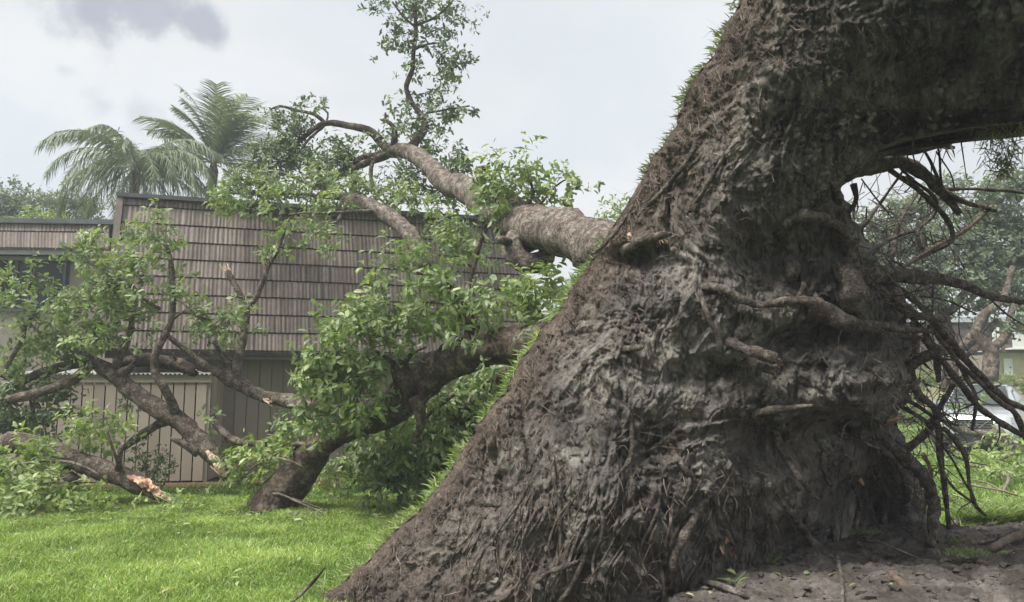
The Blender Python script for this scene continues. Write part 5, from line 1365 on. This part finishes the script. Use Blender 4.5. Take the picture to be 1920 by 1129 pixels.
bgtree('tall spreading oak with mossy forked trunk at the right edge', (float(P(1855, 710, RT - 3)[0]), RT - 3, 0),
       [[(1856, 712, 21, 14), (1858, 665, 21, 13), (1850, 648, 21, 12), (1830, 625, 21, 9), (1845, 590, 21, 8), (1880, 560, 21, 7), (1900, 500, 21, 5)], [(1860, 655, 21, 9), (1885, 630, 21, 8), (1893, 600, 21, 7), (1900, 570, 21, 6)], [(1800, 655, 22, 9), (1830, 620, 22, 9), (1860, 570, 22, 8), (1890, 530, 22, 6), (1900, 470, 22, 4)], [(1785, 705, 22, 11), (1790, 665, 22, 9), (1825, 655, 22, 8), (1870, 600, 22, 6)]],
       [(1860, 365, 22, 50, 30, .8), (1920, 350, 22, 50, 28, .9), (1830, 400, 22, 45, 30, .8), (1890, 420, 22, 55, 36), (1850, 470, 22, 60, 36), (1920, 480, 22, 55, 40), (1800, 440, 22, 40, 30, .7), (1820, 520, 22, 55, 30), (1890, 540, 22, 60, 30, .9), (1940, 560, 22, 50, 40, .8), (1845, 575, 22, 45, 20, .6), (1980, 420, 22, 60, 60), (1910, 600, 21, 30, 22, .4), (1870, 620, 21, 24, 12, .4)], dens=1.35, leaf=.16, barkm='bark')
shr = [(1720, 715, 25, 40, 20), (1800, 722, 25, 40, 14), (1850, 716, 25, 45, 14), (1905, 720, 25, 40, 12), (1690, 760, 24, 30, 40), (1760, 770, 22, 34, 22)]
t_ = thing('hedge', tuple(G(1820, 805)), 'clipped green hedge in front of the far townhouse', 'hedge')
lm, tm = MB(), MB(); foliage(lm, tm, shr, dens=.7, leaf=.12, per=7, twr=.008); lm.build('foliage', [M['leaf_bright'], M['twig']], t_)

# ------------------------------------------------------------------ far townhouse at right
FY = 34.
fh = thing('townhouse', tuple(P(1860, 800, FY) * np.array([1, 1, 0])), 'far townhouse with brown shingle upper floor and tan ground floor', 'townhouse')
M['shingle_far'] = simple('brown_wall_shingle', (.11, .085, .085), (.18, .14, .135), 6, useattr=.3)
M['tin_blue'] = simple('pale_flat_roof', (.42, .45, .48), (.5, .53, .55), 3)
def fbox(mb, u0, u1, v0, v1, Y, d, at=.5):
    a = P(u0, v1, Y); b = P(u1, v0, Y); mb.box((a[0], Y, a[2]), (b[0] - a[0], 0, 0), (0, d, 0), (0, 0, b[2] - a[2]), at)
m_ = MB(); fbox(m_, 1650, 2100, 660, 770, FY + .3, 8); m_.build('wall', M['tan'], fh)
m_ = MB()
for i in range(8):
    for j_ in range(20):
        u0 = 1650 + j_ * 23 + (i % 2) * 10; fbox(m_, u0, u0 + 22.6, 604 + i * 7, 604 + i * 7 + 7.6, FY - .02 * i, .25 + .02 * i, rng.random())
m_.build('upper_shingles', M['shingle_far'], fh)
m_ = MB(); fbox(m_, 1640, 2110, 594, 604, FY - .2, 8.4); m_.build('roof', M['tin_blue'], fh)
for (u0, u1, v0, v1) in ((1823, 1845, 660, 674), (1866, 1872, 612, 655)):
    m_ = MB(); fbox(m_, u0, u1, v0, v1, FY - .25, .1); wn = m_.build('window', M['glass'], fh)
    m_ = MB(); fbox(m_, u0 - 1, u1 + 1, v0 - 1.3, v0, FY - .3, .1); fbox(m_, u0 - 1, u1 + 1, v1, v1 + 1.3, FY - .3, .1); fbox(m_, u0 - 1.2, u0, v0, v1, FY - .3, .1); fbox(m_, u1, u1 + 1.2, v0, v1, FY - .3, .1); m_.build('frame', M['white'], wn)
m_ = MB(); fbox(m_, 1884, 1898, 672, 704, FY + .22, .06); dr_ = m_.build('door', M['white'], fh)
m_ = MB(); fbox(m_, 1895, 1896.3, 688, 690, FY + .17, .05); m_.build('handle', M['dark'], dr_)
m_ = MB()
for i in range(9): fbox(m_, 1900 + i * 3.2, 1901 + i * 3.2, 625, 652, FY - .6, .04)
fbox(m_, 1898, 1932, 622, 625, FY - .62, .1); fbox(m_, 1898, 1932, 652, 655, FY - .62, .7); m_.build('balcony', M['white'], fh)
# picket fence before it
pf = thing('board_fence', tuple(P(1820, 760, 30) * np.array([1, 1, 0])), 'tan board fence beside the far townhouse behind the hedge', 'fence')
m_ = MB(); zt3 = float(P(1820, 668, 30)[2])
for i in range(22):
    x0 = float(P(1770 + i * 4.4, 700, 30)[0]); m_.box((x0, 30, 0.02), (.083, 0, 0), (0, .03, 0), (0, 0, zt3 + .02 * rng.random()), rng.random())
m_.build('pickets', M['board_pale'], pf)
m_ = MB(); x0 = float(P(1770, 700, 30)[0])
for z in (.4, zt3 - .35): m_.box((x0, 30.035, z), (2.0, 0, 0), (0, .04, 0), (0, 0, .09))
m_.build('rail', M['board_pale'], pf)
rd = MB(); rd.box((8, 18.3, -.05), (60, 0, 0), (0, 6.2, 0), (0, 0, .056)); M['asphalt'] = simple('asphalt', (.045, .045, .047), (.075, .075, .077), 30)
tag(rd.build('parking_lane', M['asphalt']), 'grey asphalt parking lane under the silver car', 'road', kind='structure')

# ------------------------------------------------------------------ car
def carmats():
    m, t, b = mat('silver_paint', .28, .5); b.inputs['Base Color'].default_value = (.36, .38, .40, 1); b.inputs['Metallic'].default_value = .55; b.inputs['Coat Weight'].default_value = .6
    f = noise_n(t, 40, 2); t.links.new(ramp(t, f, [(.3, (.55, .57, .59)), (.7, (.62, .64, .66))]), b.inputs['Base Color'])
    return m
M['car'] = carmats()
M['rubber'] = simple('tyre_rubber', (.02, .02, .02), (.035, .035, .035), 20, rough=.8)
M['chrome'] = simple('chrome', (.3, .3, .31), (.38, .38, .4), 5, rough=.35, metal=.8)
M['plastic'] = simple('black_plastic', (.02, .02, .022), (.035, .035, .038), 12, rough=.5)
M['cglass'] = simple('car_glass', (.05, .06, .065), (.08, .09, .095), 2, rough=.04, spec=1.0)
M['lamp'] = simple('headlight_glass', (.22, .23, .25), (.32, .33, .35), 6, rough=.08, spec=.9)
M['amber'] = simple('indicator_amber', (.5, .12, .06), (.6, .16, .08), 6, rough=.2)
cpos = G(1862, 812); cpos = (12.75, 20.4, .01)
car = thing('parked_car', cpos, 'silver sport utility car parked behind the hanging roots', 'car', rz=math.radians(-128))
# local: +x is forward, length 4.6; built as lofted sections
def loft(mb, secs):
    secs = [np.array(s, float) for s in secs]; k = len(secs[0]); n = len(secs)
    V = np.vstack(secs); i = np.arange(n - 1)[:, None] * k; j = np.arange(k)[None]; j2 = (j + 1) % k
    mb.add(V, np.stack([i + j, i + j2, i + k + j2, i + k + j], -1).reshape(-1, 4))
    for e, o in ((0, 1), (n - 1, -1)):
        c = secs[e].mean(0); v = np.vstack([secs[e], c]); q = np.arange(k); q2 = (q + 1) % k
        mb.add(v, np.stack([q, q2, np.full(k, k)], -1)[:, ::o])
def sec(x, z0, z1, w, wt, cr_=.12, x1=None):
    x1 = x if x1 is None else x1
    prof = [(-w * .92, z0), (-w, z0 + .12), (-w, z0 + (z1 - z0) * .55), (-wt, z1 - cr_ * .4), (-wt + cr_, z1), (-wt * .4, z1 + .025), (wt * .4, z1 + .025), (wt - cr_, z1), (wt, z1 - cr_ * .4), (w, z0 + (z1 - z0) * .55), (w, z0 + .12), (w * .92, z0)]
    return [(x + (x1 - x) * (z - z0) / (z1 - z0), y, z) for y, z in prof]
m_ = MB()
loft(m_, [sec(2.28, .32, .72, .66, .6), sec(2.22, .26, .86, .80, .72), sec(2.05, .22, .96, .88, .80), sec(1.7, .22, 1.03, .91, .82), sec(1.1, .22, 1.09, .92, .84), (sec(.9, .22, 1.10, .92, .86)), sec(-1.9, .22, 1.12, .92, .86), sec(-2.2, .26, 1.05, .88, .82), sec(-2.32, .36, .95, .8, .75)])
body = m_.build('body', M['car'], car, smooth=True, local=True)
m_ = MB()
loft(m_, [sec(1.0, 1.05, 1.12, .80, .78, .05), sec(.55, 1.05, 1.42, .80, .66, .08), sec(.15, 1.05, 1.62, .82, .62, .1), sec(-.6, 1.05, 1.68, .82, .62, .1), sec(-1.5, 1.05, 1.64, .82, .62, .1), sec(-2.0, 1.05, 1.45, .80, .62, .1), sec(-2.2, 1.05, 1.12, .78, .7, .05)])
m_.build('roof', M['car'], car, smooth=True, local=True)
m_ = MB(); m_.add([(.99, -.70, 1.13), (.99, .70, 1.13), (.22, .56, 1.60), (.22, -.56, 1.60), (1.03, 0, 1.15), (.26, 0, 1.64)], [(0, 4, 5, 3), (4, 1, 2, 5)]); m_.v[-1] += np.array([.05, 0, .05])
m_.build('windscreen', M['cglass'], car, local=True)
for sg in (-1, 1):
    for (xa, xb, xc, xd) in ((.75, -.35, -.35, .12), (-.45, -1.25, -1.2, -.45), (-1.35, -1.95, -1.7, -1.32)):
        m_ = MB(); y0, y1 = .845 * sg, .68 * sg
        m_.box((xa, y0, 1.14), (xb - xa, 0, 0), (0, .012 * sg, 0), (0, 0, .001))
        m_ = MB(); m_.add([(xa, y0, 1.13), (xb, y0, 1.13), (xc, y1, 1.56), (xd, y1, 1.56)], [(0, 1, 2, 3)]); m_.build('side_window', M['cglass'], car, local=True)
    m_ = MB(); loft(m_, [[(2.20, sg * .52, .70), (2.05, sg * .83, .76), (2.03, sg * .82, .90), (2.16, sg * .55, .82)], [(2.27, sg * .52, .70), (2.12, sg * .86, .76), (2.08, sg * .85, .90), (2.22, sg * .55, .82)]])
    m_.build('headlight', M['lamp'], car, local=True)
    m_ = MB(); m_.box((.72, sg * .9, 1.12), (.16, 0, 0), (0, .2 * sg, 0), (0, 0, .14)); m_.box((.76, sg * .82, 1.1), (.06, 0, 0), (0, .1 * sg, 0), (0, 0, .05)); m_.build('wing_mirror', M['car'], car, local=True)
    for xx in (1.42, -1.38):
        m_ = MB(); tube(m_, [(xx, sg * .72, .34), (xx, sg * .80, .34), (xx, sg * .93, .34)], [.34, .345, .33], sides=24, per=2, lump=0); wh = m_.build('wheel', M['rubber'], car, smooth=True, local=True)
        m_ = MB(); tube(m_, [(xx, sg * .88, .34), (xx, sg * .945, .34)], [.22, .21], sides=20, per=2, lump=0)
        for q in range(5):
            a = q * 1.2566; m_.bar((xx, sg * .955, .34), (xx + .21 * math.cos(a), sg * .955, .34 + .21 * math.sin(a)), .03, .05)
        m_.build('rim', M['chrome'], wh, local=True)
        m_ = MB(); tube(m_, [(xx, sg * .80, .36), (xx, sg * .925, .36)], [.41, .41], sides=24, per=2, lump=0); m_.build('wheel_arch', M['plastic'], car, local=True)
m_ = MB(); m_.box((2.20, -.42, .56), (.09, 0, 0), (0, .84, 0), (0, 0, .27)); gr = m_.build('grille', M['plastic'], car, local=True)
m_ = MB()
for i in range(4): m_.box((2.292, -.40, .585 + i * .058), (.006, 0, 0), (0, .80, 0), (0, 0, .014))
m_.bar((2.298, -.36, .83), (2.298, -.12, .62), .012, .03); m_.bar((2.298, .36, .83), (2.298, .12, .62), .012, .03); m_.build('grille_bars', M['chrome'], gr, local=True)
m_ = MB(); a = np.linspace(0, 2 * np.pi, 17); tube(m_, np.stack([2.312 + 0 * a, .085 * np.cos(a), .71 + .085 * np.sin(a)], -1), .013 * np.ones(17), sides=6, per=2, lump=0); m_.box((2.305, -.12, .692), (.015, 0, 0), (0, .24, 0), (0, 0, .034)); m_.build('emblem', M['chrome'], gr, local=True)
m_ = MB(); m_.box((2.15, -.78, .27), (.17, 0, 0), (0, 1.56, 0), (0, 0, .2)); m_.build('bumper', M['plastic'], car, local=True)
m_ = MB()
for sg in (-1, 1): m_.bar((.1, sg * .56, 1.70), (-1.7, sg * .56, 1.70), .03, .03)
m_.build('roof_rail', M['chrome'], car, local=True)

# ------------------------------------------------------------------ fallen limbs on the far lawn
broken('bare tan limb lying across the far lawn before the silver car', 'broken_branch', [[(1925, 848, 16, 8), (1895, 835, 16, 8), (1872, 812, 16, 9), (1850, 815, 16, 7), (1800, 806, 16, 7), (1770, 786, 16, 6), (1758, 770, 16, 5)], [(1860, 820, 16, 5), (1825, 832, 16, 4), (1780, 838, 16, 4)], [(1870, 815, 16, 10), (1890, 840, 16, 9), (1900, 855, 16, 8)]], M['bark_pale'],
       [(1785, 745, 17, 20, 20, .4), (1780, 790, 17, 24, 16, .4), (1905, 800, 15.5, 20, 16, .3), (1840, 752, 17, 14, 10, .3)], leafm='leaf_bright', dens=.6, leaf=.12, base=tuple(G(1850, 860)))
broken('flattened leafy branches spread on the far lawn at right', 'broken_branch', [[(1900, 850, 13.5, 3), (1860, 870, 13.5, 3), (1810, 875, 13.4, 3)], [(1930, 935, 11, 2), (1880, 922, 11, 2), (1800, 905, 11.2, 2)], [(1880, 922, 11, 1.8), (1850, 906, 11.4, 1.5), (1815, 900, 11.6, 1)], [(1860, 870, 13.5, 3), (1890, 895, 12.2, 3), (1880, 922, 11, 2.5)]], M['twig'],
       [(1860, 855, 13.8, 50, 14, .8), (1910, 845, 13.8, 40, 18, .8), (1830, 870, 13, 50, 14, .8), (1900, 880, 13, 45, 12, .8), (1800, 855, 14, 24, 12, .6), (1870, 895, 12.5, 50, 8, .5), (1915, 860, 13.5, 30, 18)], leafm='leaf_bright', dens=.7, leaf=.12, base=tuple(G(1860, 880)))
broken('dark brown heap of torn roots and turf at the right rim of the hole', 'root_heap', [[(1780, 985, 7.9, 5), (1830, 968, 8, 5), (1880, 978, 8, 4), (1930, 985, 8, 4)], [(1800, 960, 8.2, 3), (1850, 985, 7.9, 3), (1905, 960, 8, 3)], [(1850, 1000, 7.8, 8), (1890, 992, 7.9, 9), (1940, 998, 7.9, 8)]], M['root'], [], cat='roots', base=tuple(G(1850, 990)))

# ------------------------------------------------------------------ haze, added partly to stand in for lens veil
hz = MB(); hz.box((-60, -12, -1.0), (130, 0, 0), (0, 62, 0), (0, 0, 16.0))
hm_ = bpy.data.materials.new('haze'); hm_.use_nodes = True; t = hm_.node_tree; t.nodes.clear()
o_ = t.nodes.new('ShaderNodeOutputMaterial'); pv = t.nodes.new('ShaderNodeVolumePrincipled'); pv.inputs['Color'].default_value = (.9, .94, 1, 1)
pv.inputs['Density'].default_value = 0.003; pv.inputs['Anisotropy'].default_value = 0.2
t.links.new(pv.outputs['Volume'], o_.inputs['Volume'])
tag(hz.build('haze', hm_), 'thin pale haze over the whole place, partly standing in for lens veil', 'haze', kind='stuff')
